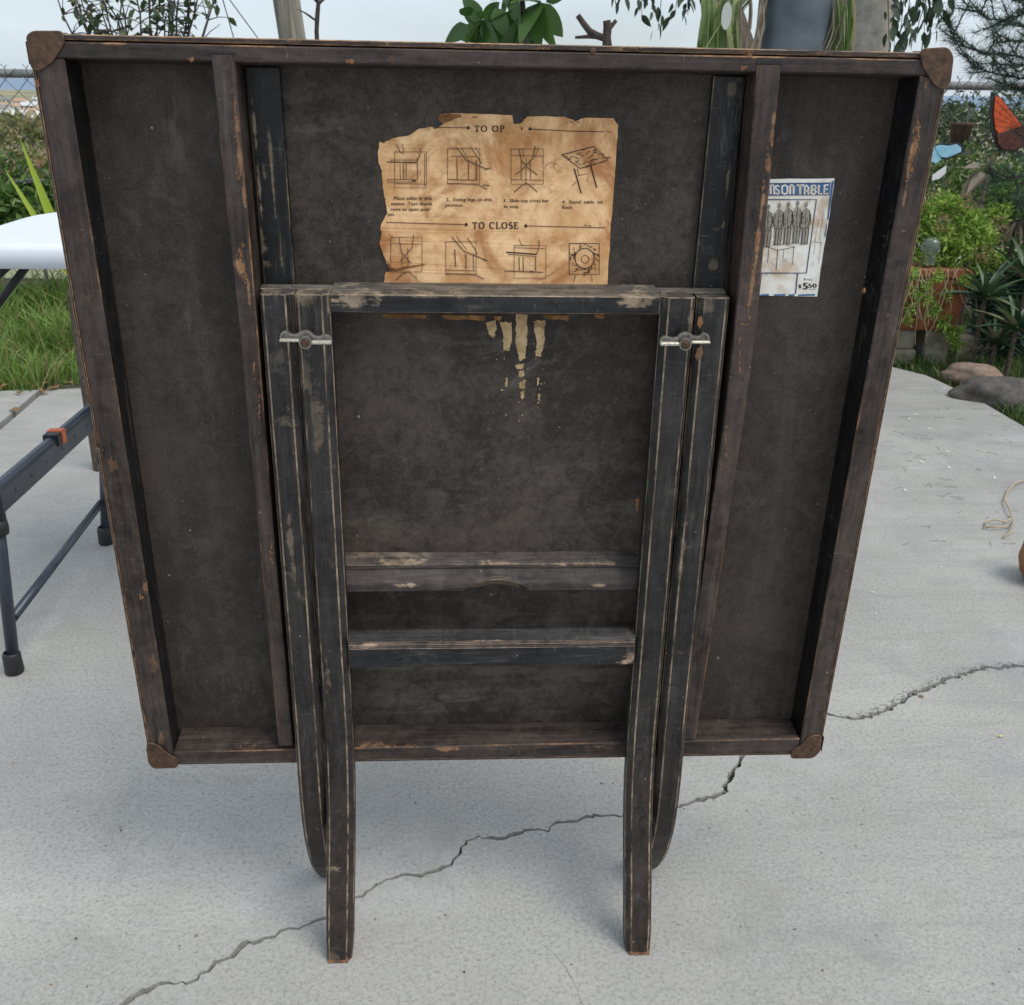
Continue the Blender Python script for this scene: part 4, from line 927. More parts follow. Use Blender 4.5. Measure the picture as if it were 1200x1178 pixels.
# --- advertising label right of the batten
def Zq(X, Yy): return (870+X/6.931, 190+Yy/6.931)
adp = ragged([Zq(*q) for q in [(150,140),(748,133),(740,210),(700,480),(655,740),(606,1092),(60,1085)]], .35, 31, 5)
ad = sheet_mesh('advertising_label', adp, LW+.0001, M['paper2'], T, .0002)
ad['label'] = 'stained white and blue label ending in TABLE with a five dollar price'
AW = LW-.0004
def poly(mb, pts, w=AW, mp=Zq):
    q = [TP(*mp(*p), w) for p in pts]; mb.add([(p[0], w, p[2]) for p in q], [tuple(range(len(q)))])
bl = MB()
poly(bl, [(170,176),(716,166),(706,268),(170,272)])
poly(bl, [(724,160),(744,150),(700,470),(688,470)]); poly(bl, [(684,500),(690,500),(672,610),(664,600)])
for a, b in ((135, 215), (255, 350), (375, 425), (455, 590)): poly(bl, [(a,1076),(b,1072),(b,1086),(a,1088)])
bl.build('blue_print', M['blue_ink'], ad)
nv = MB()
def St(mb, pts, wd, w=AW-.0001): stroke(mb, pts, wd, w, Zq)
St(nv, [(120,305),(602,305),(520,902),(100,902)], 9); St(nv, [(448,905),(432,1070)], 9); St(nv, [(155,905),(135,1080)], 8); St(nv, [(180,174),(712,170)], 5); St(nv, [(200,270),(698,266)], 5)
nv.build('dark_frame_print', M['navy_ink'], ad)
wt = MB(); k = 19; TW = AW-.0002
def Sw(pts, wd=k): stroke(wt, pts, wd, TW, Zq)
Sw([(204,262),(204,190)]); Sw([(204,196),(216,186),(230,196),(230,262)], 17); Sw([(230,196),(244,186),(258,196),(258,262)], 17)
Sw([(300,200),(286,190),(272,196),(272,214),(296,236),(300,250),(288,260),(268,252)], 14)
Sw([(340-18,225-0),(322,198),(344,188),(366,198),(366,250),(344,260),(322,250),(322,222)], 17)
Sw([(388,262),(388,190)], 18); Sw([(388,196),(402,186),(417,198),(417,262)], 18)
Sw([(440,190),(502,188)], 17); Sw([(470,188),(468,264)], 19)
Sw([(506,264),(506,205),(520,188),(536,205),(536,264)], 16); Sw([(506,234),(538,234)], 14)
Sw([(560,262),(564,190),(590,190),(598,206),(586,222),(566,224)], 16); Sw([(580,224),(598,240),(588,258),(562,260)], 16)
Sw([(622,186),(618,258),(648,258)], 17)
Sw([(700,186),(668,188),(664,258),(698,256)], 16); Sw([(668,222),(694,220)], 14)
wt.build('title_lettering', M['white_ink'], ad)
pr = MB()
text(pr, 'Price', 498, 962, 26, 70, Zq, AW-.0001)
text(pr, '$', 452, 1022, 40, 26, Zq, AW-.0001, offs=(0, 3)); text(pr, '5', 486, 1034, 78, 40, Zq, AW-.0001, offs=(0, 4, 7)); text(pr, '50', 530, 1020, 46, 70, Zq, AW-.0001, offs=(0, 3, 5)); St(pr, [(540,1034),(600,1032)], 3)
R = random.Random(5)
for x0, y0, y1 in ((660,390,640),(640,650,830),(615,470,640),(590,660,740),(648,290,330)):
    y = y0
    while y < y1:
        l = R.uniform(5, 12); xx = x0-(y-y0)*.14; St(pr, [(xx+R.uniform(-5,3),y),(xx+R.uniform(-1,6),y+l*.4),(xx+R.uniform(-5,3),y+l)], 2.6); y += l+R.uniform(2, 8)
St(pr, [(560,648),(640,654)], 3)
# little table under the figures
St(pr, [(200,690),(290,716),(430,690),(360,676)], 4); St(pr, [(288,716),(276,876)], 5); St(pr, [(216,700),(206,818)], 4); St(pr, [(418,694),(408,836)], 4); St(pr, [(338,708),(332,780)], 3)
St(pr, [(325,785),(365,788)], 3); St(pr, [(325,803),(372,806)], 3)
fg = MB(); fp = MB()
for i, (hx, hy) in enumerate([(212,372),(300,356),(374,350),(448,342),(518,350)]):
    sl_ = -12; sk = -.06
    def q(a, b): return (hx+a-(b)*.08, hy+b)
    tgt = fg if i in (0, 1, 2, 3) else fg
    poly(fg if i != 4 else fp, [q(-12,-14),q(-4,-26),q(8,-26),q(15,-14),q(13,6),q(4,20),q(-8,16)], AW-.0002)        # head
    poly(fp, [q(-6,22),q(8,22),q(34,44),q(46,90),q(48,150),q(30,180),q(-24,186),q(-34,120),q(-32,60)], AW-.0001)     # jacket
    for a, b in ((-18,-2),(12,30)): poly(fp, [q(a-6,184),q(b+8,182),q(b+4,310),q(a-2,318)], AW-.0001)
    St(pr, [q(-34,60),q(-36,130),q(-24,186),q(30,180),q(50,150),q(44,80),q(30,44)], 4, AW-.0003)
    St(pr, [q(4,28),q(2,90),q(6,176)], 3, AW-.0003); St(pr, [q(34,70),q(40,120),q(28,160),q(34,190)], 6, AW-.0003)
    St(pr, [q(-10,186),q(-12,315)], 6, AW-.0003); St(pr, [q(14,184),q(10,318)], 5, AW-.0003); St(pr, [q(40,184),q(34,315)], 5, AW-.0003); St(pr, [q(-30,318),q(40,316)], 5, AW-.0003)
    for z in range(7): a = R.uniform(-26, 30); b = R.uniform(40, 170); St(pr, [q(a, b), q(a+R.uniform(-8, 4), b+R.uniform(12, 34))], 3.4, AW-.0003)
fg.build('figure_heads_print', M['grey_ink'], ad); fp.build('figure_print', M['pale_ink'], ad); pr.build('black_print', M['ink'], ad)

# ================================================================ WHITE FOLDING TABLE
F = empty('white_folding_table', (-.70, .80, 0)); tag(F, 'white plastic folding table on dark steel legs behind the card table at left', 'table')
def FP(p): return (p[0]+.70, p[1]-.80, p[2])
def rrect(x0, y0, x1, y1, r, n=6):
    out = []
    for cx, cy, a0 in ((x1-r, y1-r, 0), (x0+max(r, .15), y1-max(r, .15), 90), (x0+r, y0+r, 180), (x1-r, y0+r, 270)):
        rr_ = max(r, .15) if a0 == 90 else r
        for i in range(n+1): a = math.radians(a0+90*i/n); out.append((cx+rr_*math.cos(a), cy+rr_*math.sin(a)))
    return out
mb = MB(); rings = []
for ins, z in ((.012, .672), (.0, .676), (0, .698), (.003, .7035), (.008, .7065), (.016, .7080), (.024, .7075)):
    rings.append([FP((x, y, z-.012*max(0, (y-.85)/.2)*0)) for x, y in rrect(-.775+ins, .535+ins, .42-ins, 1.005-ins, .06)])
mb.sweep_xz(rings); mb.build('table_top', M['white_plastic'], F, smooth=False)
for p in F.children[0].data.polygons: p.use_smooth = True
def ftube(name, pts, r, mat, parent=F, n=12): mb = MB(); mb.tube([FP(p) for p in pts], r, n); o = mb.build(name, mat, parent); o.data.polygons.foreach_set('use_smooth', [len(p.vertices) == 4 for p in o.data.polygons]); return o
fN = G(18, 788); fF = G(125, 637)
lgN = ftube('leg', [(fN.x, fN.y, .012), (-.760, fN.y-.004, .30)], .0102, M['tube']); ftube('leg_sleeve', [(-.761, fN.y-.004, .285), (-.765, fN.y-.01, .665)], .0130, M['tube'])
lgF = ftube('leg', [(fF.x, fF.y, .012), (-.776, fF.y, .20)], .0102, M['tube']); ftube('leg_sleeve', [(-.777, fF.y, .19), (-.735, fF.y-.01, .665)], .0130, M['tube'])
for f_, l_ in ((fN, lgN), (fF, lgF)):
    mb = MB(); mb.lathe([(.0001, .0005), (.0142, .0005), (.0155, .004), (.0145, .036), (.0122, .040), (.0105, .040)], FP((f_.x-.0005, f_.y, 0)), 18); mb.build('foot_cap', M['blackp'], l_, smooth=True)
mb = MB(); mb.lathe([(.0110, 0), (.0145, .001), (.0155, .012), (.0145, .024), (.0110, .026)], FP((-.7625, fN.y-.004, .258)), 18); mb.build('collar', M['blackp'], lgN, smooth=True)
mb = MB(); mb.lathe([(.0110, 0), (.0145, .001), (.0155, .012), (.0145, .024), (.0110, .026)], FP((-.777, fF.y, .188)), 18); mb.build('collar', M['blackp'], lgF, smooth=True)
ftube('cross_tube', [(fN.x+.010, fN.y+.008, .100), (fF.x+.004, fF.y-.008, .098)], .0080, M['tube'])
# pressed-steel crossbar with rounded top and holes
A = Y(-14, 592, fN.y); B = Y(106, 487, fF.y-.02)
A = Vector((A.x, A.y, A.z)); B = Vector((B.x, B.y, B.z)); ax = (B-A).normalized(); L_ = (B-A).length
side = ax.cross(Vector((0, 0, 1))).normalized(); upv = side.cross(ax)
pr_ = [(-.011, -.024), (-.011, .012), (-.009, .019), (-.004, .023), (.004, .023), (.009, .019), (.011, .012), (.011, -.024)]
mb = MB(); mb.sweep_xz([[FP(A+ax*t+side*a+upv*b) for a, b in pr_] for t in (0, L_)]); cb = mb.build('crossbar', M['tube'], F, .0008)
for i, t in enumerate((.16, .30, .44, .60, .74, .88)):
    c = A+ax*(t*L_)+side*.0113+upv*(-.004); r = .0035
    mb = MB(); mb.add([FP(c+ax*(r*math.cos(k*.7854))+upv*(r*math.sin(k*.7854))) for k in range(8)], [tuple(range(8))]); mb.build('hole', M['blackp'], cb)
tt = .615
def obox(name, t0, t1, a0, a1, b0, b1, mat, par):
    mb = MB(); mb.sweep_xz([[FP(A+ax*(t*L_)+side*a+upv*b) for a, b in ((a0, b0), (a1, b0), (a1, b1), (a0, b1))] for t in (t0, t1)]); return mb.build(name, mat, par, .0015, 2)
clip = obox('clip', .560, .605, -.0135, .0135, .004, .0265, M['blackp'], cb); obox('clip', .605, .645, -.0140, .0140, .002, .028, M['orange_clip'], cb)
# slots in the far leg sleeve
for z in (.262, .228):
    mb = MB(); mb.box(FP((-.775, fF.y-.0165, z)), FP((-.771, fF.y-.0152, z+.014))); mb.build('slot', M['blackp'], F)
ftube('brace', [Y(34, 308, .62), Y(-14, 372, .60)], .006, M['blackp']); ftube('brace', [Y(16, 306, .72), Y(-16, 336, .70)], .006, M['blackp'])
# hidden far end of the same table
for y in (.56, .98):
    ftube('leg', [(.38, y, .012), (.36, y, .665)], .0135, M['tube'])

# ================================================================ PLANT BUILDERS
def leaf_me(name, w=.3, segs=5, fold=.12, droop=.15, tip=1.0, base=.15):
    vs = []; fs = []
    for i in range(segs+1):
        t = i/segs; ww = w/2*(math.sin(math.pi*(base*.5+(1-base*.5)*t)**.85)**.9 if t < 1 else 0)*tip
        if i == 0: ww = w*.08
        z = -droop*t*t
        vs += [(-ww, t, z+fold*ww), (0, t, z-.0), (ww, t, z+fold*ww)]
    for i in range(segs):
        a = i*3; fs += [(a, a+1, a+4, a+3), (a+1, a+2, a+5, a+4)]
    me = raw_mesh(name, vs, fs); me.polygons.foreach_set('use_smooth', [True]*len(me.polygons)); return me
def put(name, me, parent, base, d, L, roll=0.0, sx=1.0, up=(0, 0, 1)):
    d = Vector(d).normalized(); x = d.cross(Vector(up))
    if x.length < .05: x = Vector((1, 0, 0))
    x.normalize(); z = x.cross(d)
    m3 = Matrix((x, d, z)).transposed() @ Matrix.Rotation(roll, 3, 'Y'); m4 = m3.to_4x4()
    o = bpy.data.objects.new(name, me); COL.objects.link(o); o.parent = parent
    pl = parent.matrix_basis.to_translation() if parent else Vector((0, 0, 0))
    o.matrix_basis = Matrix.Translation(Vector(base)-pl) @ m4 @ Matrix.Diagonal((L*sx, L, L, 1)); return o
def fol(name, mat, parent, blobs, n, size, seed=0, asp=.45, down=.0, kind='stuff', hollow=.3):
    """leaf-sized faces spread through ellipsoid clumps"""
    R = random.Random(seed); vs = []; fs = []; pl = parent.location if parent else Vector((0, 0, 0))
    tot = sum(b[1][0]*b[1][1]*b[1][2] for b in blobs)**1.0
    for c, r in blobs:
        k = int(n*(r[0]*r[1]*r[2])/tot)
        for i in range(k):
            while True:
                p = Vector((R.uniform(-1, 1), R.uniform(-1, 1), R.uniform(-1, 1)))
                if hollow < p.length < 1: break
            p = Vector((c[0]+p.x*r[0], c[1]+p.y*r[1], c[2]+p.z*r[2]))-pl
            d = Vector((R.gauss(0, 1), R.gauss(0, 1), R.gauss(.2, .8)-down)).normalized(); x = d.cross(Vector((R.gauss(0, 1), R.gauss(0, 1), R.gauss(0, 1)))).normalized()
            L = size*R.uniform(.6, 1.3); w = L*asp/2; z = x.cross(d)*w*.5; b = len(vs)
            vs += [tuple(p), tuple(p+d*L*.45+x*w+z), tuple(p+d*L), tuple(p+d*L*.45-x*w+z)]; fs += [(b, b+1, b+2), (b, b+2, b+3)]
    o = link(name, raw_mesh(name, vs, fs), mat, parent)
    if kind: o['kind'] = kind
    return o
def bend(a, b, sag, n=6, R=None, j=0):
    out = []
    for i in range(n+1):
        t = i/n; p = Vector(a).lerp(Vector(b), t)+Vector(sag)*(4*t*(1-t))
        if R and 0 < i < n: p += Vector((R.uniform(-j, j), R.uniform(-j, j), R.uniform(-j, j)))
        out.append(p)
    return out
def rel(pts, e): return [Vector(p)-e.location for p in pts]

# ---- small-leaved shrub at the left, above the table edge
B = Y(165, 60, 3.1); e = empty('leafy_shrub', (B.x, 3.1, -.04)); tag(e, 'thin-stemmed shrub with small green leaves above the left end of the table', 'shrub')
R = random.Random(14); stems = MB(); lv = []; lfm = leaf_me('shrub_leaf', .50, 3, .3, .1); lfm.materials.append(M['shrubleaf'])
trunk_ = MB(); trunk_.tube(rel([(B.x, 3.1, -.05), (B.x+.01, 3.1, .35), (B.x-.01, 3.1, .62)], e), [.018, .015, .012], 7); trunk_.build('trunk', M['bark'], e)
for i in range(22):
    tx = 72+ (250-72)*i/21+R.uniform(-8, 8); tip_ = Y(tx, R.uniform(-40, 8), 3.1+R.uniform(-.15, .15))
    st = bend((B.x+R.uniform(-.02, .02), 3.1, .60), tip_, ((B.x-tip_.x)*-.10, 0, .02), 9, R, .012)
    stems.tube(rel(st, e), [.007-.0048*k/9 for k in range(10)], 5)
    for k in range(3, 10):
        p = st[k]
        for q in range(3):
            d = Vector((R.gauss(0, 1), R.gauss(0, .8), R.gauss(.5, .6))).normalized(); tw = p+d*R.uniform(.03, .10)
            stems.tube(rel([p, (p+tw)/2+Vector((0, 0, .006)), tw], e), [.0022, .0016, .0010], 4)
            if R.random() < .78:
                lv.append((tw, Vector((R.gauss(0, 1), R.gauss(0, 1), R.gauss(.1, .8))), R.uniform(.028, .048)))
            if R.random() < .5: lv.append((p, Vector((R.gauss(0, 1), R.gauss(0, 1), R.gauss(.1, .8))), R.uniform(.022, .038)))
stems.build('stems', M['darkbark'], e)
lv.sort(key=lambda q: -q[0].z)
for p, d, L in lv[:290]: put('leaf', lfm, e, p, d, L, R.uniform(-1, 1))
# ---- hanging basket: only its wires show
hk_ = Y(256, -18, 1.9); e = empty('hanging_basket', (hk_.x, hk_.y, hk_.z-.62)); tag(e, 'hanging basket whose three thin wires spread above the table top at left', 'basket')
mb = MB(); rim = []
for px, py in ((241, 29), (270, 31), (295, 35)):
    q = Y(px, py, 1.9); d = (q-hk_); q2 = hk_+d*(.40/abs(d.z)); rim.append(q2); mb = MB(); mb.tube(rel([hk_, q2], e), .0016, 5); mb.build('wire', M['wire'], e)
cz = hk_.z-.40; cxm = sum(q.x for q in rim)/3
mb = MB(); mb.lathe([(.001, .09-.16), (.06, .10-.16), (.10, .14-.14), (.125, .0+.07), (.13, .075), (.118, .07), (.09, .03)], (cxm-hk_.x, 0, .13), 20); mb.build('bowl', M['terra'], e, smooth=True)
mb = MB(); mb.tube(rel([hk_, hk_+Vector((0, 0, .05)), hk_+Vector((.012, 0, .065)), hk_+Vector((.02, 0, .05))], e), .002, 6); mb.build('hook', M['wire'], e)
# ---- weathered post
t0, t1 = Y(335.5, 0, 3.3), Y(341, 36, 3.3); d = (t0-t1); d = d/d.z
mb = MB(); R = random.Random(6); rings = []
for z in (-.1, .4, .9, 1.1, 1.3, 1.7):
    c = t1+d*(z-t1.z); rings.append([(c.x+.052*math.cos(k*.449)*(1+.05*math.sin(k*2.3)), c.y+.052*math.sin(k*.449), z) for k in range(14)])
mb.sweep_xz(rings); tag(mb.build('wooden_post', M['post'], None, smooth=True), 'weathered grey wooden post rising behind the table top', 'post')
# ---- bare sapling
e = empty('bare_sapling', (Y(372, 36, 3.0).x, 3.0, -.04)); tag(e, 'leafless crooked sapling just right of the wooden post', 'sapling')
P3 = lambda x, y, yy=3.0: Y(x, y, yy)
mb = MB(); b0 = P3(372, 36)
mb.tube(rel([(b0.x, 3.0, -.05), (b0.x+.01, 3.0, .5), P3(372, 60), P3(371, 36), P3(372, 18), P3(373, 4), P3(370, -8), P3(374, -40)], e), [.012, .011, .0085, .0080, .0085, .0075, .006, .003], 7)
mb.tube(rel([P3(373, 5), P3(377, 1), P3(383, -4), P3(392, -16)], e), [.0055, .005, .004, .002], 6); mb.tube(rel([P3(372, 3), P3(367, -2), P3(360, -14)], e), [.005, .004, .002], 6)
mb.tube(rel([P3(370, 24), P3(363, 19), P3(357, 15), P3(349, 11)], e), [.004, .0042, .003, .0015], 5); mb.build('trunk', M['darkbark'], e)
# ---- broad-leaved plant in the middle
e = empty('umbrella_plant', (Y(605, 60, 1.6).x, 1.6, 0)); tag(e, 'plant with broad glossy green leaves above the middle of the table', 'plant')
bl_ = leaf_me('broad_leaf', .42, 6, .18, .22, 1, .3); bl_.materials.append(M['schef'])
Q = lambda x, y, yy=1.6: Y(x, y, yy); R = random.Random(33)
mb = MB(); bs = Q(610, 60)
mb.tube(rel([(bs.x, 1.6, 0), (bs.x+.01, 1.6, .5), Q(612, 70), Q(615, 30), Q(612, 0), Q(605, -40)], e), [.012, .011, .008, .007, .006, .004], 7)
mb.build('stem', M['bark'], e)
LV = [((566,24),(545,48),44),((566,24),(534,20),36),((566,22),(590,2),30),((566,24),(577,52),42),((566,22),(541,0),34),((566,24),(556,58),46),((563,22),(572,4),30),
      ((632,4),(604,-6),44),((632,4),(628,42),52),((630,4),(656,40),56),((632,4),(606,40),54),((600,-14),(603,22),42),((600,-14),(586,16),40),((612,14),(575,34),50),((620,20),(600,48),50),((632,8),(642,50),50),((612,16),(618,52),48),((640,2),(668,-10),34),((625,-6),(600,-30),40),((590,-10),(560,-14),40),((560,34),(524,52),34),((588,34),(570,60),36),((612,30),(590,62),40),((640,20),(622,56),44),((548,30),(530,44),30),((552,18),(538,6),26),((616,-8),(640,-22),40),((580,10),(590,34),34)]
pet = MB()
for (x0, y0), (x1, y1), L in LV:
    yy = 1.6+R.uniform(-.05, .05); a = Q(x0, y0, 1.6); b = Q(x1, y1, yy+R.uniform(-.06, .03)); put('leaf', bl_, e, a, b-a, L*.00218, R.uniform(-.5, .5)+ .9*(1 if R.random() < .5 else -1), R.uniform(.9, 1.3), up=(0, -.75, .65))
for p in ((566, 24), (632, 5), (600, -14)): pet.tube(rel([Q(612, 40), (Q(612, 40)+Q(*p))/2, Q(*p)], e), [.003, .0025, .002], 5)
pet.build('leaf_stalk', M['schef'], e)
# ---- sawn-off branch
e = empty('pruned_stump', (Y(700, 50, 1.45).x, 1.45, 0)); tag(e, 'sawn-off dark branch stubs poking up right of the broad leaves', 'branch')
Q = lambda x, y, yy=1.45: Y(x, y, yy); mb = MB(); bs = Q(708, 60)
mb.tube(rel([(bs.x, 1.45, 0), (bs.x+.02, 1.45, .5), Q(712, 62), Q(711, 44), Q(712, 32), Q(711, 24)], e), [.02, .018, .012, .0095, .0095, .0085], 8)
mb.tube(rel([Q(711, 46), Q(700, 42), Q(691, 37), Q(684, 28), Q(677, 18)], e), [.007, .008, .0075, .0068, .0060], 8); mb.tube(rel([Q(712, 36), Q(717, 30), Q(722, 24)], e), [.0055, .0048, .0042], 7)
mb.tube(rel([Q(705, 43), Q(690, 43), Q(674, 44)], e), [.006, .0045, .003], 6); mb.build('stub', M['darkbark'], e)
# ---- pale trunk tree with drooping leaves
e = empty('weeping_tree', (Y(1020, 60, 2.3).x, 2.3, -.04)); tag(e, 'pale-trunked tree with drooping pointed leaves behind the grey pot', 'tree')
Q = lambda x, y, yy=2.3: Y(x, y, yy); R = random.Random(12); bs = Q(1018, 60)
mb = MB(); mb.tube(rel([(bs.x+.02, 2.3, -.06), (bs.x, 2.3, .5), Q(1016, 60), Q(1020, 20), Q(1026, -30), Q(1020, -90), Q(960, -200)], e), [.085, .075, .066, .064, .060, .05, .03], 14); mb.build('trunk', M['palebark'], e, smooth=True)
mb = MB(); mb.tube(rel([(Q(985, 60).x, 2.36, -.05), Q(985, 60, 2.36), Q(985, 10, 2.36), Q(978, -70, 2.36)], e), [.045, .034, .032, .024], 12); mb.build('stem', M['palebark'], e, smooth=True)
mb = MB(); tw_ = []
main = [Q(1018, -120), Q(900, -150), Q(790, -140), Q(700, -120)]; mb.tube(rel(main, e), [.035, .025, .018, .008], 8)
main2 = [Q(1022, -90), Q(1090, -110), Q(1150, -90)]; mb.tube(rel(main2, e), [.03, .018, .008], 8); mb.build('limb', M['palebark'], e)
fl_ = leaf_me('drooping_leaf', .42, 4, .3, .1); fl_.materials.append(M['ficus']); mb = MB()
tws = [((735,-130),(717,-20),(722,6)),((745,-135),(752,-30),(752,18)),((760,-135),(764,-30),(766,14)),((782,-138),(776,-10),(771,36)),((790,-138),(797,-20),(790,20)),((812,-138),(806,-20),(806,18)),((1040,-100),(1044,-10),(1040,40)),((1052,-104),(1060,-10),(1054,50)),((1064,-104),(1074,0),(1066,38)),((1078,-108),(1088,-10),(1072,44)),((1092,-108),(1100,-10),(1090,40)),((1035,-100),(1036,-20),(1034,30)),((1106,-105),(1116,-40),(1112,16)),((1048,-100),(1048,0),(1048,64)),((728,-130),(733,-40),(728,-4)),((1056,-100),(1040,-30),(1052,20)),((1085,-100),(1070,-40),(1076,10)),((800,-138),(803,-20),(808,10)),((772,-138),(770,-40),(757,-2)),((1062,-100),(1066,0),(1058,60)),((1098,-104),(1082,0),(1084,50)),((1030,-100),(1040,-20),(1042,56)),((1110,-104),(1098,-10),(1100,20))]
for a, b, c in tws:
    yy = 2.3+R.uniform(-.12, .12); p = [Q(*a), Q(*b, yy), Q(*c, yy)]; mb.tube(rel(p, e), [.003, .0018, .0010], 4)
    rt = a[0] > 1000; nn = 11 if rt else 4
    for k in range(nn):
        t = 1-k/(nn+.5)*(1.0 if rt else .9); q = p[1].lerp(p[2], t) if not rt else (p[1]+Vector((0, 0, .05))).lerp(p[2], t)
        q = q+Vector((R.uniform(-.016, .016), 0, 0)); put('leaf', fl_, e, q, (R.gauss(0, .45), R.gauss(0, .4), -1), R.uniform(.026, .050), R.uniform(-1.4, 1.4), R.uniform(.8, 1.2))
mb.build('twigs', M['darkbark'], e)['kind'] = 'stuff'
# ---- dark leaning trunk left of the pot
e = empty('leaning_tree', (Y(860, 60, 2.0).x, 2.0, -.04)); tag(e, 'dark trunk leaning left behind the striped strap leaves', 'tree')
Q = lambda x, y, yy=2.0: Y(x, y, yy); mb = MB(); bs = Q(868, 60)
mb.tube(rel([(bs.x+.12, 2.0, -.06), (bs.x+.05, 2.0, .5), Q(862, 60), Q(852, 30), Q(842, 0), Q(826, -50), Q(800, -130)], e), [.075, .070, .056, .052, .048, .04, .03], 12); mb.build('trunk', M['bark'], e, smooth=True)
# ---- grey pot on its stand, and the striped plant in it
pc = Y(931, 24, 1.4); zb = .90
e = empty('plant_stand', (pc.x, 1.4, 0)); tag(e, 'wooden plant stand under the grey pot behind the table', 'stand')
mb = MB(); mb.lathe([(.001, zb-.02), (.10, zb-.02), (.10, zb-.001), (.001, zb-.001)], (0, 0, 0), 20); mb.build('top', M['post'], e)
for a in (0, 2.09, 4.19): mb = MB(); mb.tube([(.07*math.cos(a), .07*math.sin(a), zb-.02), (.11*math.cos(a), .11*math.sin(a), 0)], .012, 8); mb.build('leg', M['post'], e)
e = empty('grey_pot', (pc.x, 1.4, zb)); tag(e, 'slate grey plant pot standing behind the right half of the table', 'pot')
mb = MB(); mb.lathe([(.001, 0), (.073, 0), (.076, .01), (.0775, .10), (.080, .24), (.081, .30), (.088, .305), (.088, .335), (.080, .336), (.074, .33), (.070, .27), (.001, .27)], (0, 0, 0), 32); mb.build('body', M['greypot'], e, smooth=True)
sp_ = leaf_me('striped_leaf', .07, 8, .5, .75, 1, .5); sp_.materials.append(M['spider']); sp2 = leaf_me('striped_leaf_hanging', .055, 8, .5, .12, 1, .5); sp2.materials.append(M['spider'])
e = empty('striped_plant', (pc.x, 1.4, zb+.27)); tag(e, 'striped strap-leaved plant spilling over the grey pot rim', 'plant'); R = random.Random(44)
for i in range(46):
    sgn = -1 if i % 5 < 3 else 1
    xx = (R.uniform(822, 868) if sgn < 0 else R.uniform(967, 1000)); q = Y(xx, R.uniform(-14, 4), 1.36+R.uniform(-.06, .05)); bt = Y(xx+R.uniform(-10, 8), R.uniform(30, 90), 1.36)
    put('leaf', sp2, e, q, bt-q, R.uniform(.16, .26), R.uniform(-1.3, 1.3), R.uniform(.8, 1.5))
    if i % 3 == 0:
        c0 = Vector((pc.x+R.uniform(-.03, .03), 1.4+R.uniform(-.03, .03), zb+.28)); put('leaf', sp_, e, c0, q-c0+Vector((0, 0, .04)), (q-c0).length*1.05, R.uniform(-.4, .4), 1)
mb = MB()
for i in range(9):
    x0 = R.uniform(872, 893); a = Y(x0+R.uniform(0, 8), -12, 1.34); b = Y(x0-R.uniform(2, 10), 60, 1.34); mb.tube(rel(bend(a, b, (R.uniform(-.01, .01), 0, 0), 5, R, .003), e), .0022, 5)
for i in range(4):
    a = Y(985+R.uniform(-8, 8), -6, 1.34); b = Y(970+R.uniform(-8, 10), 58, 1.34); mb.tube(rel(bend(a, b, (.006, 0, 0), 5, R, .003), e), .0018, 5)
tag(mb.build('dry_stems', M['dryleaf'], e), kind='stuff')
tg = Y(851.5, 19, 1.30); mb = MB(); rg = []
for w in (0, .0015): rg.append([(tg.x+.0115*math.cos(k*.3927)*.95, 1.30+w, tg.z+.026*math.sin(k*.3927)) for k in range(16)])
mb.sweep_xz(rg); mb.tube([(tg.x, 1.3, tg.z+.026), (tg.x-.002, 1.302, tg.z+.09)], .0008, 4); tag(mb.build('oval_tag', M['silver'], None, .0004), 'small oval silver tag hanging among the striped leaves', 'tag')

# ---- pine at the right
e = empty('pine_tree', (3.05, 3.0, -.05)); tag(e, 'dark pine with needle branches reaching in from the right edge', 'tree'); R = random.Random(77)
mb = MB(); mb.tube(rel([(3.05, 3.0, -.1), (3.03, 3.0, .8), (3.06, 3.0, 2.0)], e), [.08, .07, .05], 10); mb.build('trunk', M['bark'], e, smooth=True)
Q = lambda x, y, yy=3.0: Y(x, y, yy)
brs = [[(1300,60),(1235,20),(1180,-4),(1140,-30)],[(1300,70),(1240,45),(1195,28),(1160,22),(1135,8)],[(1300,80),(1240,72),(1190,66),(1150,62),(1120,48),(1108,24)],[(1300,90),(1240,92),(1195,92),(1158,84),(1140,78)],[(1300,100),(1250,60),(1205,48),(1170,50)],[(1300,100),(1230,105),(1190,102),(1172,96)],
       [(1300,180),(1240,200),(1190,208),(1160,214)],[(1300,220),(1240,230),(1195,236),(1165,240)],[(1300,200),(1250,180),(1210,172)],[(1300,240),(1240,255),(1195,258)],[(1300,20),(1240,-10),(1200,-20)],[(1240,72),(1210,78),(1180,76)],[(1235,20),(1205,14),(1185,20)]]
bm_ = MB(); vs = []; fs = []
def needles(p, ax_, n, L):
    for i in range(n):
        d = (ax_*R.uniform(.1, 1.1)+Vector((R.gauss(0, 1), R.gauss(0, 1), R.gauss(.1, 1)))*.62).normalized(); x = d.cross(Vector((R.gauss(0, 1), R.gauss(0, 1), R.gauss(0, 1)))).normalized()*.0011
        l = L*R.uniform(.6, 1.2); q = p-e.location; b = len(vs); vs.extend([tuple(q-x), tuple(q+x), tuple(q+d*l)]); fs.append((b, b+1, b+2))
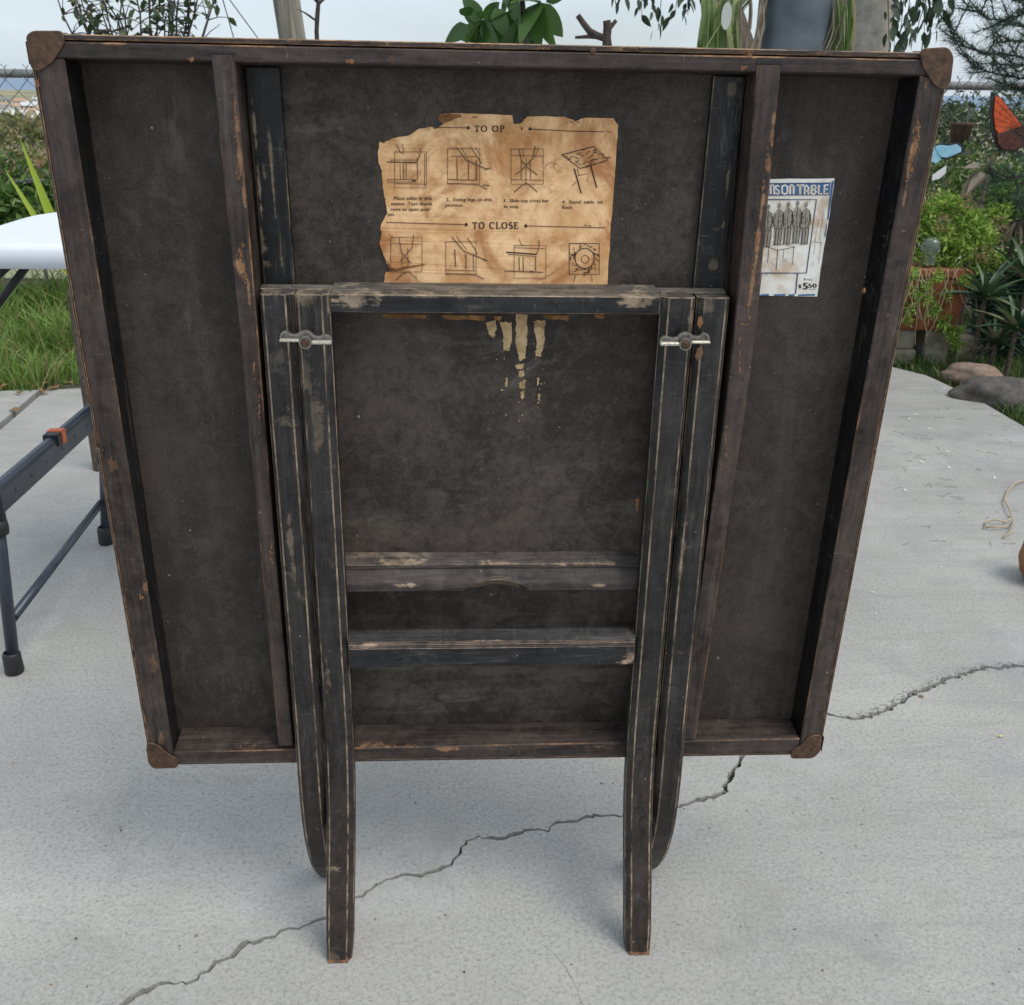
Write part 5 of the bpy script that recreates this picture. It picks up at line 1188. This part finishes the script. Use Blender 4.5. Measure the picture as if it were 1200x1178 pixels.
for bi, br in enumerate(brs):
    yy = 3.0+R.uniform(-.25, .2); pts = [Q(x, y, yy) for x, y in br]; fine_ = []
    for a, b in zip(pts[:-1], pts[1:]):
        for k in range(7): fine_.append(a.lerp(b, k/7)+Vector((0, 0, R.uniform(-.004, .004))))
    fine_.append(pts[-1]); n = len(fine_); bm_.tube(rel(fine_, e), [.006-.004*k/n for k in range(n)], 5, cap=False)
    for k in range(4, n):
        t = (fine_[k]-fine_[k-1]).normalized(); needles(fine_[k], t, 15, .055)
        if k % 2 == 0:
            d = (t+Vector((R.gauss(0, .7), R.gauss(0, .7), R.gauss(.2, .6)))).normalized(); tl = R.uniform(.05, .13); q = fine_[k]+d*tl; bm_.tube(rel([fine_[k], q], e), [.003, .0015], 4)
            for j in range(5): needles(fine_[k].lerp(q, (j+1)/5), d, 12, .05)
bm_.build('branches', M['darkbark'], e); o = link('needles', raw_mesh('needles', vs, fs), M['needle'], e); o['kind'] = 'stuff'

# ---- lime green bush, greener bush, brush beyond the fence
def bush(name, mat, px, py, yy, r, n, size, label, cat='bush', seed=0, blobs=None, asp=.45, bark='darkbark'):
    c = Y(px, py, yy); e = empty(name, (c.x, yy, c.z-r[2]-.05)); tag(e, label, cat); R = random.Random(seed)
    if blobs is None:
        blobs = []
        for i in range(9): blobs.append(((c.x+R.uniform(-.7, .7)*r[0], yy+R.uniform(-.7, .7)*r[1], c.z+R.uniform(-.7, .7)*r[2]), (r[0]*R.uniform(.35, .55), r[1]*R.uniform(.35, .55), r[2]*R.uniform(.3, .55))))
    else: blobs = [((Y(x, y, yy+dy).x, yy+dy, Y(x, y, yy+dy).z), rr) for x, y, dy, rr in blobs]
    mb = MB()
    for b in blobs: mb.tube(rel(bend((c.x+R.uniform(-.02, .02), yy, c.z-r[2]-.06), b[0], (R.uniform(-.03, .03), 0, 0), 5, R, .01), e), [.006, .005, .004, .003, .002, .0015], 5)
    mb.build('stems', M[bark], e); fol('leaves', M[mat], e, blobs, n, size, seed, asp, hollow=.15); return e
bush('lime_bush', 'lime', 1120, 275, 2.80, (.20, .12, .13), 3900, .027, 'bright lime green small-leaved bush above the terracotta planter', seed=5, asp=.38,
     blobs=[(1085,250,0,(.05,.06,.05)),(1110,240,0,(.055,.06,.045)),(1135,262,-.03,(.06,.06,.05)),(1100,278,-.04,(.06,.06,.045)),(1125,290,-.05,(.06,.06,.045)),(1150,280,-.02,(.055,.06,.05)),(1160,305,-.04,(.06,.06,.035)),(1085,300,-.04,(.07,.05,.03)),(1068,268,0,(.04,.05,.04)),(1145,318,-.06,(.04,.04,.03)),(1060,230,.02,(.05,.04,.03)),(1170,250,.05,(.05,.05,.04)),(1110,312,-.06,(.07,.03,.015))])
bush('dry_sprigs', 'rustybrush', 1120, 250, 2.78, (.2, .1, .12), 520, .022, 'dead brown sprigs poking through the lime green bush', seed=71, blobs=[(1080,235,0,(.04,.04,.04)),(1130,240,0,(.05,.04,.04)),(1105,265,-.04,(.04,.04,.05)),(1150,300,-.06,(.05,.04,.04)),(1168,270,0,(.04,.04,.06))], asp=.22, bark='twine')
bush('green_bush', 'bushgreen', 1130, 230, 3.25, (.35, .14, .30), 4200, .030, 'mid-green bush in front of the chain-link fence at right', seed=6,
     blobs=[(1070,240,0,(.10,.1,.12)),(1110,210,.05,(.12,.1,.09)),(1150,225,.05,(.12,.1,.10)),(1190,240,.0,(.12,.1,.12)),(1085,190,.08,(.08,.08,.07)),(1130,180,.1,(.09,.08,.06)),(1180,280,0,(.14,.12,.12)),(1220,250,0,(.15,.12,.2)),(1100,300,.0,(.2,.1,.12)),(1160,330,0,(.2,.1,.12))])
bush('feathery_shrub', 'shrubleaf', 1120, 130, 3.9, (.28, .15, .22), 800, .038, 'thin feathery shrub seen against the sky through the fence at right', seed=8,
     blobs=[(1110,135,0,(.09,.1,.10)),(1135,120,0,(.05,.1,.10)),(1085,150,0,(.12,.1,.12)),(1170,150,.1,(.14,.1,.16)),(1120,170,0,(.16,.1,.08)),(1190,140,.1,(.12,.1,.18))], asp=.3)
for px, py, yy, r, n, sz, mat, lb, sd in [(14,205,6.0,(.8,.5,.26),4200,.055,'olive','olive and straw coloured brush on the bank beyond the fence at left',21),(6,225,4.6,(.4,.3,.16),3200,.05,'rustybrush','rusty dry brush just beyond the fence at far left',22),(58,212,5.2,(.42,.4,.24),3600,.05,'olive','yellow-green brush beyond the fence beside the card table edge at left',23),(30,176,10.0,(1.0,.6,.28),3400,.09,'olive','rounded olive shrub farther down the bank at left',24),
                                         (1150,228,6.0,(2.0,.7,.34),4200,.07,'olive','olive brush on the bank beyond the fence at right',25),(1100,232,4.7,(.9,.4,.24),3200,.05,'bushgreen','dense green brush just beyond the fence at right',26),(1140,168,14.0,(3.2,1.2,.55),5200,.14,'shrubleaf','dark distant trees beyond the fence at right',28),(-30,260,4.3,(.9,.2,.28),2600,.05,'bushgreen','green brush growing through the foot of the fence at left',27)]:
    bush('bank_brush', mat, px, py, yy, r, n, sz, lb, 'brush', sd)
bush('garden_plant', 'bushgreen', 20, 250, 3.2, (.35, .15, .10), 2600, .045, 'leafy green plant behind the white table in front of the fence', 'plant', 31)
# ---- strap leaves over the white table
e = empty('strap_leaf_plant', (Y(85, 330, 1.5).x, 1.5, 0)); tag(e, 'plant with long yellow-green pointed leaves behind the white table', 'plant')
stl = leaf_me('strap_leaf', .075, 8, .4, .10, 1, .6); stl.materials.append(M['strap'])
for a, b, ww in (((88,330),(26,162),1.0),((86,330),(8,196),.9),((90,330),(60,262),1.2),((92,330),(80,200),1.0),((88,330),(40,280),1.0)):
    p, q = Y(*a, 1.5), Y(*b, 1.45); put('leaf', stl, e, p, q-p, (q-p).length, .5, ww, up=(0, -1, .4))
mb = MB(); mb.tube([(0, 0, 0), (0.0, 0, .45), Y(88, 325, 1.5)-e.location], [.02, .018, .008], 8); mb.build('stalk', M['bark'], e)
# ---- small lamp with round dark cap at left
lc = Y(36, 213, 3.3); e = empty('garden_lamp', (lc.x, 3.3, 0)); tag(e, 'small solar garden lamp with a dark disc cap near the fence at left', 'lamp')
mb = MB(); mb.lathe([(.001, lc.z+.012), (.055, lc.z+.006), (.062, lc.z-.002), (.055, lc.z-.006), (.001, lc.z-.004)], (0, 0, 0), 20); mb.build('cap', M['black'], e, smooth=True)
mb = MB(); mb.lathe([(.030, lc.z-.10), (.032, lc.z-.006), (.028, lc.z-.006)], (0, 0, 0), 16); mb.build('shade', M['galv'], e, smooth=True); mb = MB(); mb.tube([(0, 0, 0), (0, 0, lc.z-.09)], .008, 8); mb.build('stake', M['galv'], e)

# ---- fence ornaments at right
def wing(name, pts, yy, mat, par, th=.004, bev=.001):
    q = [Y(x, y, yy) for x, y in pts]; o = par.location if par else Vector((0, 0, 0)); mb = MB(); mb.sweep_xz([[(p.x-o.x, yy-th-o.y, p.z-o.z) for p in q], [(p.x-o.x, yy+th*.2-o.y, p.z-o.z) for p in q]]); return mb.build(name, mat, par, bev)
c = Y(1180, 150, 3.42); e = empty('orange_butterfly', (c.x, 3.42, c.z)); tag(e, 'large orange butterfly ornament hanging on the fence at the right edge', 'ornament')
wing('wing_border', [(1161,107),(1170,112),(1185,129),(1198,146),(1203,160),(1199,171),(1190,177),(1172,178),(1165,168),(1160,150),(1159,128)], 3.424, M['black'], e)
wing('upper_wing', [(1166,112),(1172,115),(1184,130),(1197,148),(1184,152),(1172,158),(1166,152),(1164,134)], 3.418, M['butter_o'], e)
wing('lower_wing', [(1167,157),(1184,152),(1199,150),(1202,160),(1198,171),(1188,176),(1174,175),(1169,168)], 3.4175, M['butter_d'], e)
for (x0, y0), (x1, y1) in (((1197,149),(1168,118)),((1197,150),(1166,128)),((1197,151),(1166,138)),((1196,151),(1166,147)),((1198,152),(1172,170)),((1199,153),(1182,175))):
    a, b = Y(x0, y0, 3.412)-e.location, Y(x1, y1, 3.412)-e.location; mb = MB(); mb.tube([a, b], .0007, 4); mb.build('vein', M['butter_d'], e)
a = [Y(1202, 108, 3.415)-e.location, Y(1203, 140, 3.415)-e.location, Y(1205, 176, 3.415)-e.location]; mb = MB(); mb.tube(a, [.006, .011, .005], 8); mb.build('body', M['black'], e, smooth=True)
wing('wing', [(1208,118),(1240,104),(1252,120),(1248,150),(1238,172),(1216,172),(1206,150)], 3.42, M['butter_o'], e)
c = Y(1112, 177, 2.95); e = empty('blue_butterfly', (c.x, 2.95, c.z)); tag(e, 'pale blue butterfly ornament with dark wing tips beside the card table edge', 'ornament')
wing('wing_border', [(1094,171),(1100,168),(1122,167),(1130,170),(1131,178),(1124,181),(1112,186),(1102,187),(1096,180)], 2.954, M['black'], e)
wing('wing', [(1095,172),(1101,170),(1112,171),(1121,169),(1126,173),(1126,178),(1117,182),(1109,185),(1102,184),(1098,179)], 2.948, M['butter_b'], e)
wing('wing', [(1088,174),(1094,172),(1099,180),(1103,187),(1096,192),(1088,188)], 2.950, M['butter_b'], e)
mb = MB(); mb.tube([(0, .008, 0), (.004, .010, -c.z*.5), (0, .01, -c.z)], .0015, 5); mb.build('stake', M['wire'], e)
c = Y(1097, 205, 2.93); e = empty('white_butterfly', (c.x, 2.93, c.z)); tag(e, 'faded white wing-shaped ornament low beside the card table edge', 'ornament'); wing('wing', [(1092,206),(1100,200),(1109,194),(1108,203),(1100,210),(1091,212)], 2.93, M['litter_w'], e); wing('body', [(1089,206),(1092,205),(1091,216),(1088,214)], 2.928, M['black'], e)
mb = MB(); mb.tube([(0, .008, 0), (0, .01, -c.z)], .0015, 5); mb.build('stake', M['wire'], e)
c = Y(1125, 160, 3.36); e = empty('hanging_tin_pot', (c.x, 3.36, c.z)); tag(e, 'small rusty tin pot hung on the fence above the blue butterfly', 'pot')
mb = MB(); mb.lathe([(.001, -.05), (.030, -.05), (.044, .040), (.050, .044), (.050, .054), (.044, .054), (.040, .044), (.028, -.04), (.001, -.04)], (0, 0, 0), 20); mb.build('bucket', M['rustpot'], e, smooth=True)
mb = MB(); mb.tube([(.0, -.045, .05), (.0, -.02, .12), (0, .12, .235)], .0015, 4); mb.build('wire', M['wire'], e)
# big dry curled leaves
bigl = leaf_me('dry_leaf', .42, 7, .7, .18, 1, .4); bigl.materials.append(M['dryleaf'])
e = empty('agave_stalk', (Y(1135, 330, 3.05).x, 3.05, 0)); tag(e, 'withered plant with large pale curled leaves below the tin pot', 'plant')
for a, b, L in (((1155,205),(1122,232),.15),((1150,200),(1130,192),.10),((1158,205),(1135,222),.13),((1122,230),(1108,244),.09)):
    p, q = Y(*a, 3.05), Y(*b, 3.0); put('leaf', bigl, e, p, q-p, L, .9, 1, up=(0, -1, .3))
mb = MB(); mb.tube(rel([(e.location.x, 3.05, 0), Y(1140, 280, 3.05), Y(1152, 225, 3.05), Y(1164, 180, 3.05)], e), [.012, .010, .009, .006], 8); mb.build('stalk', M['dryleaf'], e)
# ---- aloes and dried rosette
al = leaf_me('aloe_leaf', .15, 7, .7, .30, 1, .75); al.materials.append(M['aloe']); dr = leaf_me('withered_leaf', .13, 6, .9, .9, 1, .6); dr.materials.append(M['dryleaf'])
def rosette(name, px, py, yy, n, L, me, label, seed, cat='plant', tilt=.2):
    c = Y(px, py, yy); e = empty(name, (c.x, yy, c.z-.03)); tag(e, label, cat); R = random.Random(seed)
    for i in range(n):
        a = i*2.399; t = i/n; el = tilt+t*1.1; d = (math.cos(a)*math.cos(el), math.sin(a)*math.cos(el), math.sin(el)); put('leaf', me, e, c, d, L*R.uniform(.75, 1.15), R.uniform(-.2, .2), R.uniform(.8, 1.2))
    mb = MB(); mb.tube([(0, 0, -min(.35, c.z)), (0, 0, .03)], [.009, .008], 8); mb.build('stem', M['bark'], e); return e
rosette('aloe_plant', 1154, 352, 2.58, 22, .19, al, 'dark green aloe rosette right of the terracotta planter', 1)
rosette('aloe_plant', 1190, 388, 2.48, 22, .18, al, 'dark green aloe rosette at the right edge above the dark stone', 2)
rosette('aloe_plant', 1202, 335, 2.70, 24, .21, al, 'taller aloe rosette at the right edge beneath the withered rosette', 3)
rosette('aloe_plant', 1166, 404, 2.55, 16, .13, al, 'smallest aloe, low between the planter and the right edge', 4)
rosette('withered_rosette', 1192, 262, 2.95, 26, .12, dr, 'grey-brown withered rosette of hanging dry leaves at the right edge', 5, tilt=-.5)
rosette('withered_rosette', 1215, 300, 2.9, 22, .12, dr, 'second withered grey rosette partly cut off by the right edge', 6, tilt=-.5)
bush('shady_undergrowth', 'needle', 1175, 370, 2.82, (.35, .12, .14), 5200, .045, 'dark undergrowth behind the aloes right of the planter', seed=61, blobs=[(1160,345,0,(.07,.08,.09)),(1190,350,0,(.12,.08,.11)),(1170,385,-.05,(.10,.08,.08)),(1225,370,0,(.14,.08,.12)),(1150,405,-.05,(.08,.06,.05)),(1195,405,-.1,(.10,.06,.07))], asp=.2)
# ---- glass jar with domed lid
c = Y(1089, 300, 2.72); e = empty('glass_jar', (c.x, 2.72, c.z-.03)); tag(e, 'upturned clear glass jar among the leaves beside the card table', 'jar')
mb = MB(); mb.lathe([(.022, 0), (.024, .03), (.030, .045), (.033, .07), (.028, .088), (.012, .097), (.0005, .099)], (0, 0, 0), 20); mb.build('body', M['glass'], e, smooth=True)
# ---- planter on blocks
yq = 2.66; e = empty('terracotta_planter', (1.68, yq+.1, .09)); tag(e, 'weathered terracotta box planter with trailing stems at right', 'planter')
a_, b_, c_, d_ = Y(1040, 320, yq), Y(1141, 314, yq), Y(1122, 390, yq), Y(1040, 388, yq)
zt, zb2 = (a_.z+b_.z)/2, (c_.z+d_.z)/2
def pbox(x0, x1, y0, y1, z): return [(x0-1.68, y0-yq-.1, z-.09), (x1-1.68, y0-yq-.1, z-.09), (x1-1.68, y1-yq-.1, z-.09), (x0-1.68, y1-yq-.1, z-.09)]
mb = MB(); mb.sweep_xz([pbox(1.42, c_.x, yq+.02, yq+.20, zb2), pbox(1.38, b_.x, yq, yq+.24, zt-.03)]); mb.build('body', M['terra'], e, .006, 2)
mb = MB(); mb.sweep_xz([pbox(1.375, b_.x+.003, yq-.003, yq+.243, zt-.029), pbox(1.375, b_.x+.004, yq-.004, yq+.244, zt)]); mb.build('rim', M['terra'], e, .005, 2)
o = fol('trailing_leaves', M['lime'], e, [((Y(x, y, yq-.03).x, yq-.03, Y(x, y, yq-.03).z), (r, .02, r)) for x, y, r in ((1070,322,.02),(1100,325,.022),(1130,330,.02),(1085,350,.02),(1060,340,.02),(1110,345,.018),(1075,345,.022),(1066,362,.022),(1094,362,.028),(1104,378,.028),(1115,392,.03),(1120,405,.025),(1086,335,.02),(1062,375,.02),(1125,388,.02))], 1100, .022, 9, .34, hollow=0)
mb = MB(); R = random.Random(55)
for i in range(17):
    x0 = R.uniform(1060, 1135); a = Y(x0, 315, yq-.02); b = Y(x0+R.uniform(-28, 26), R.uniform(350, 405), yq-.035); mb.tube(rel(bend(a, b, (R.uniform(-.02, .02), -.01, 0), 6, R, .006), e), R.uniform(.0010, .0022), 4)
mb.build('trailing_stems', M['twine'], e)['kind'] = 'stuff'
for i, (x0, x1, z0, z1, dy, lb) in enumerate([(1.44, 1.70, -.03, .03, .0, 'lower concrete block under the terracotta planter'), (1.45, 1.69, .031, zb2-.002, .008, 'upper concrete block under the terracotta planter'), (1.73, 1.83, -.03, zb2-.002, .01, 'small block under the right end of the terracotta planter'), (1.88, 2.02, -.04, .07, .06, 'mossy block half hidden by grass right of the planter')]):
    mb = MB(); mb.box((x0, yq+.02+dy, z0), (x1, yq+.21+dy, z1)); tag(mb.build('concrete_block', M['block'], None, .006, 2), lb, 'block')
# ---- stones
def rock(name, px, py, yy, r, mat, label, seed, rot=0):
    c = Y(px, py, yy); bm = bmesh.new(); bmesh.ops.create_icosphere(bm, subdivisions=4, radius=1); from mathutils import noise
    for v in bm.verts:
        n = noise.noise(v.co*1.3+Vector((seed, 0, 0)))*.22+noise.noise(v.co*3.5+Vector((0, seed, 0)))*.07+noise.noise(v.co*11)*.015; q = v.co*(1+n); v.co = (q.x*r[0], q.y*r[1], max(q.z, -.5)*r[2])
    me = bpy.data.meshes.new(name); bm.to_mesh(me); bm.free(); o = link(name, me, mat, None, True); o.location = (c.x, yy, max(-.04+r[2]*.45, c.z)); o.rotation_euler.z = rot; tag(o, label, 'stone'); return o
rock('rounded_stone', 1138, 440, 2.42, (.100, .065, .048), M['rock_pink'], 'smooth pinkish-brown stone at the patio edge', 2.3, -.35)
rock('rounded_stone', 1172, 464, 2.14, (.150, .085, .062), M['rock_dark'], 'dark grey stone in front of the pinkish one', 5.1, -.35)
# ---- clay pot and twine at the right edge
g = G(1226, 690); e = empty('clay_vessel', (g.x+.005, g.y+.03, 0)); tag(e, 'round brown clay vessel cut off by the right edge', 'vessel')
mb = MB(); mb.lathe([(.001, .001), (.030, .001), (.044, .02), (.052, .05), (.048, .08), (.034, .10), (.022, .108), (.026, .118), (.022, .118), (.018, .10)], (0, 0, 0), 28); mb.build('body', M['clay'], e, smooth=True)
mb = MB(); R = random.Random(4); tl = [(1212,560),(1200,563),(1190,566),(1181,575),(1177,586),(1184,598),(1186,607),(1178,612),(1165,609),(1155,612),(1156,618),(1168,617),(1180,618),(1187,612),(1186,622),(1176,630)]
mb.tube([G(x, y, .004+.004*(k % 3)) for k, (x, y) in enumerate(tl)], .0021, 6); tag(mb.build('twine', M['twine'], None, smooth=True), 'loose loop of pale twine on the concrete at the right edge', 'twine')
# ---- litter on the slab
def flake(px, py, r, mat, label, seed, name='litter', asp=.6, cat='litter', group=None):
    R = random.Random(seed); p = G(px, py); n = 7; a0 = R.uniform(0, 3); vs = []
    for i in range(n):
        a = i*6.283/n; rr = r*R.uniform(.6, 1.2); x, y = rr*math.cos(a), rr*math.sin(a)*asp; vs.append((p.x+x*math.cos(a0)-y*math.sin(a0), p.y+x*math.sin(a0)+y*math.cos(a0), .0012+R.uniform(0, r*.35)))
    vs.append((p.x, p.y, .0012+r*.4)); mb = MB(); mb.add(vs, [(i, (i+1) % n, n) for i in range(n)]); tag(mb.build(name, mat), label, cat, group)
flake(1172, 864, .0065, M['litter_y'], 'curled yellowish petal on the slab below the right crack', 1, 'dry_petal', .5, 'petal')
flake(1023, 695, .0048, M['litter_w'], 'small white flake right of the table, the upper of two', 2, 'white_flake', .5, 'flake')
flake(1026, 720, .0045, M['litter_w'], 'small white flake right of the table, the lower of two', 3, 'white_flake', .5, 'flake')
flake(1103, 665, .0040, M['litter_w'], 'small white flake left of the twine', 4, 'white_flake', .5, 'flake')
flake(1080, 817, .0050, M['clay'], 'tiny orange pebble lodged in the right crack', 5, 'pebble', .8, 'pebble')
for i, (x, y) in enumerate([(1075,487),(1107,456),(1090,503),(1110,530),(1080,542),(1165,561),(1065,492),(1190,503),(1112,548),(1060,575)]): flake(x, y, .007, M['litter_w'], 'pale fleck on the far right part of the slab', 20+i, 'pale_fleck', .5, 'fleck', 'pale flecks on the far right slab')
for i, (x, y) in enumerate([(142,974),(141,970),(124,992),(89,1101),(148,1095),(440,1078),(544,1140),(1009,967),(1003,992),(931,1090),(964,1138),(875,951),(480,936),(487,942),(60,1155),(705,919),(522,1073),(230,1098)]):
    flake(x, y, .0022, M['litter_b'] if i % 3 else M['crack_dirt'], 'tiny dark crumb on the concrete around the legs', 40+i, 'dark_crumb', .5, 'crumb', 'dark crumbs scattered on the slab')
mb = MB(); R = random.Random(88)
for i in range(60):
    p = G(R.uniform(1040, 1195), R.uniform(455, 640)); a = R.uniform(0, 3.1); l = R.uniform(.006, .020)
    mb.tube([(p.x-l*math.cos(a), p.y-l*math.sin(a), .0015), (p.x+.2*l*math.sin(a), p.y, .003), (p.x+l*math.cos(a), p.y+l*math.sin(a), .0015)], .0004, 3)
tag(mb.build('dry_needles', M['bark']), 'thin dry needles scattered over the far right part of the slab', 'needles', kind='stuff')
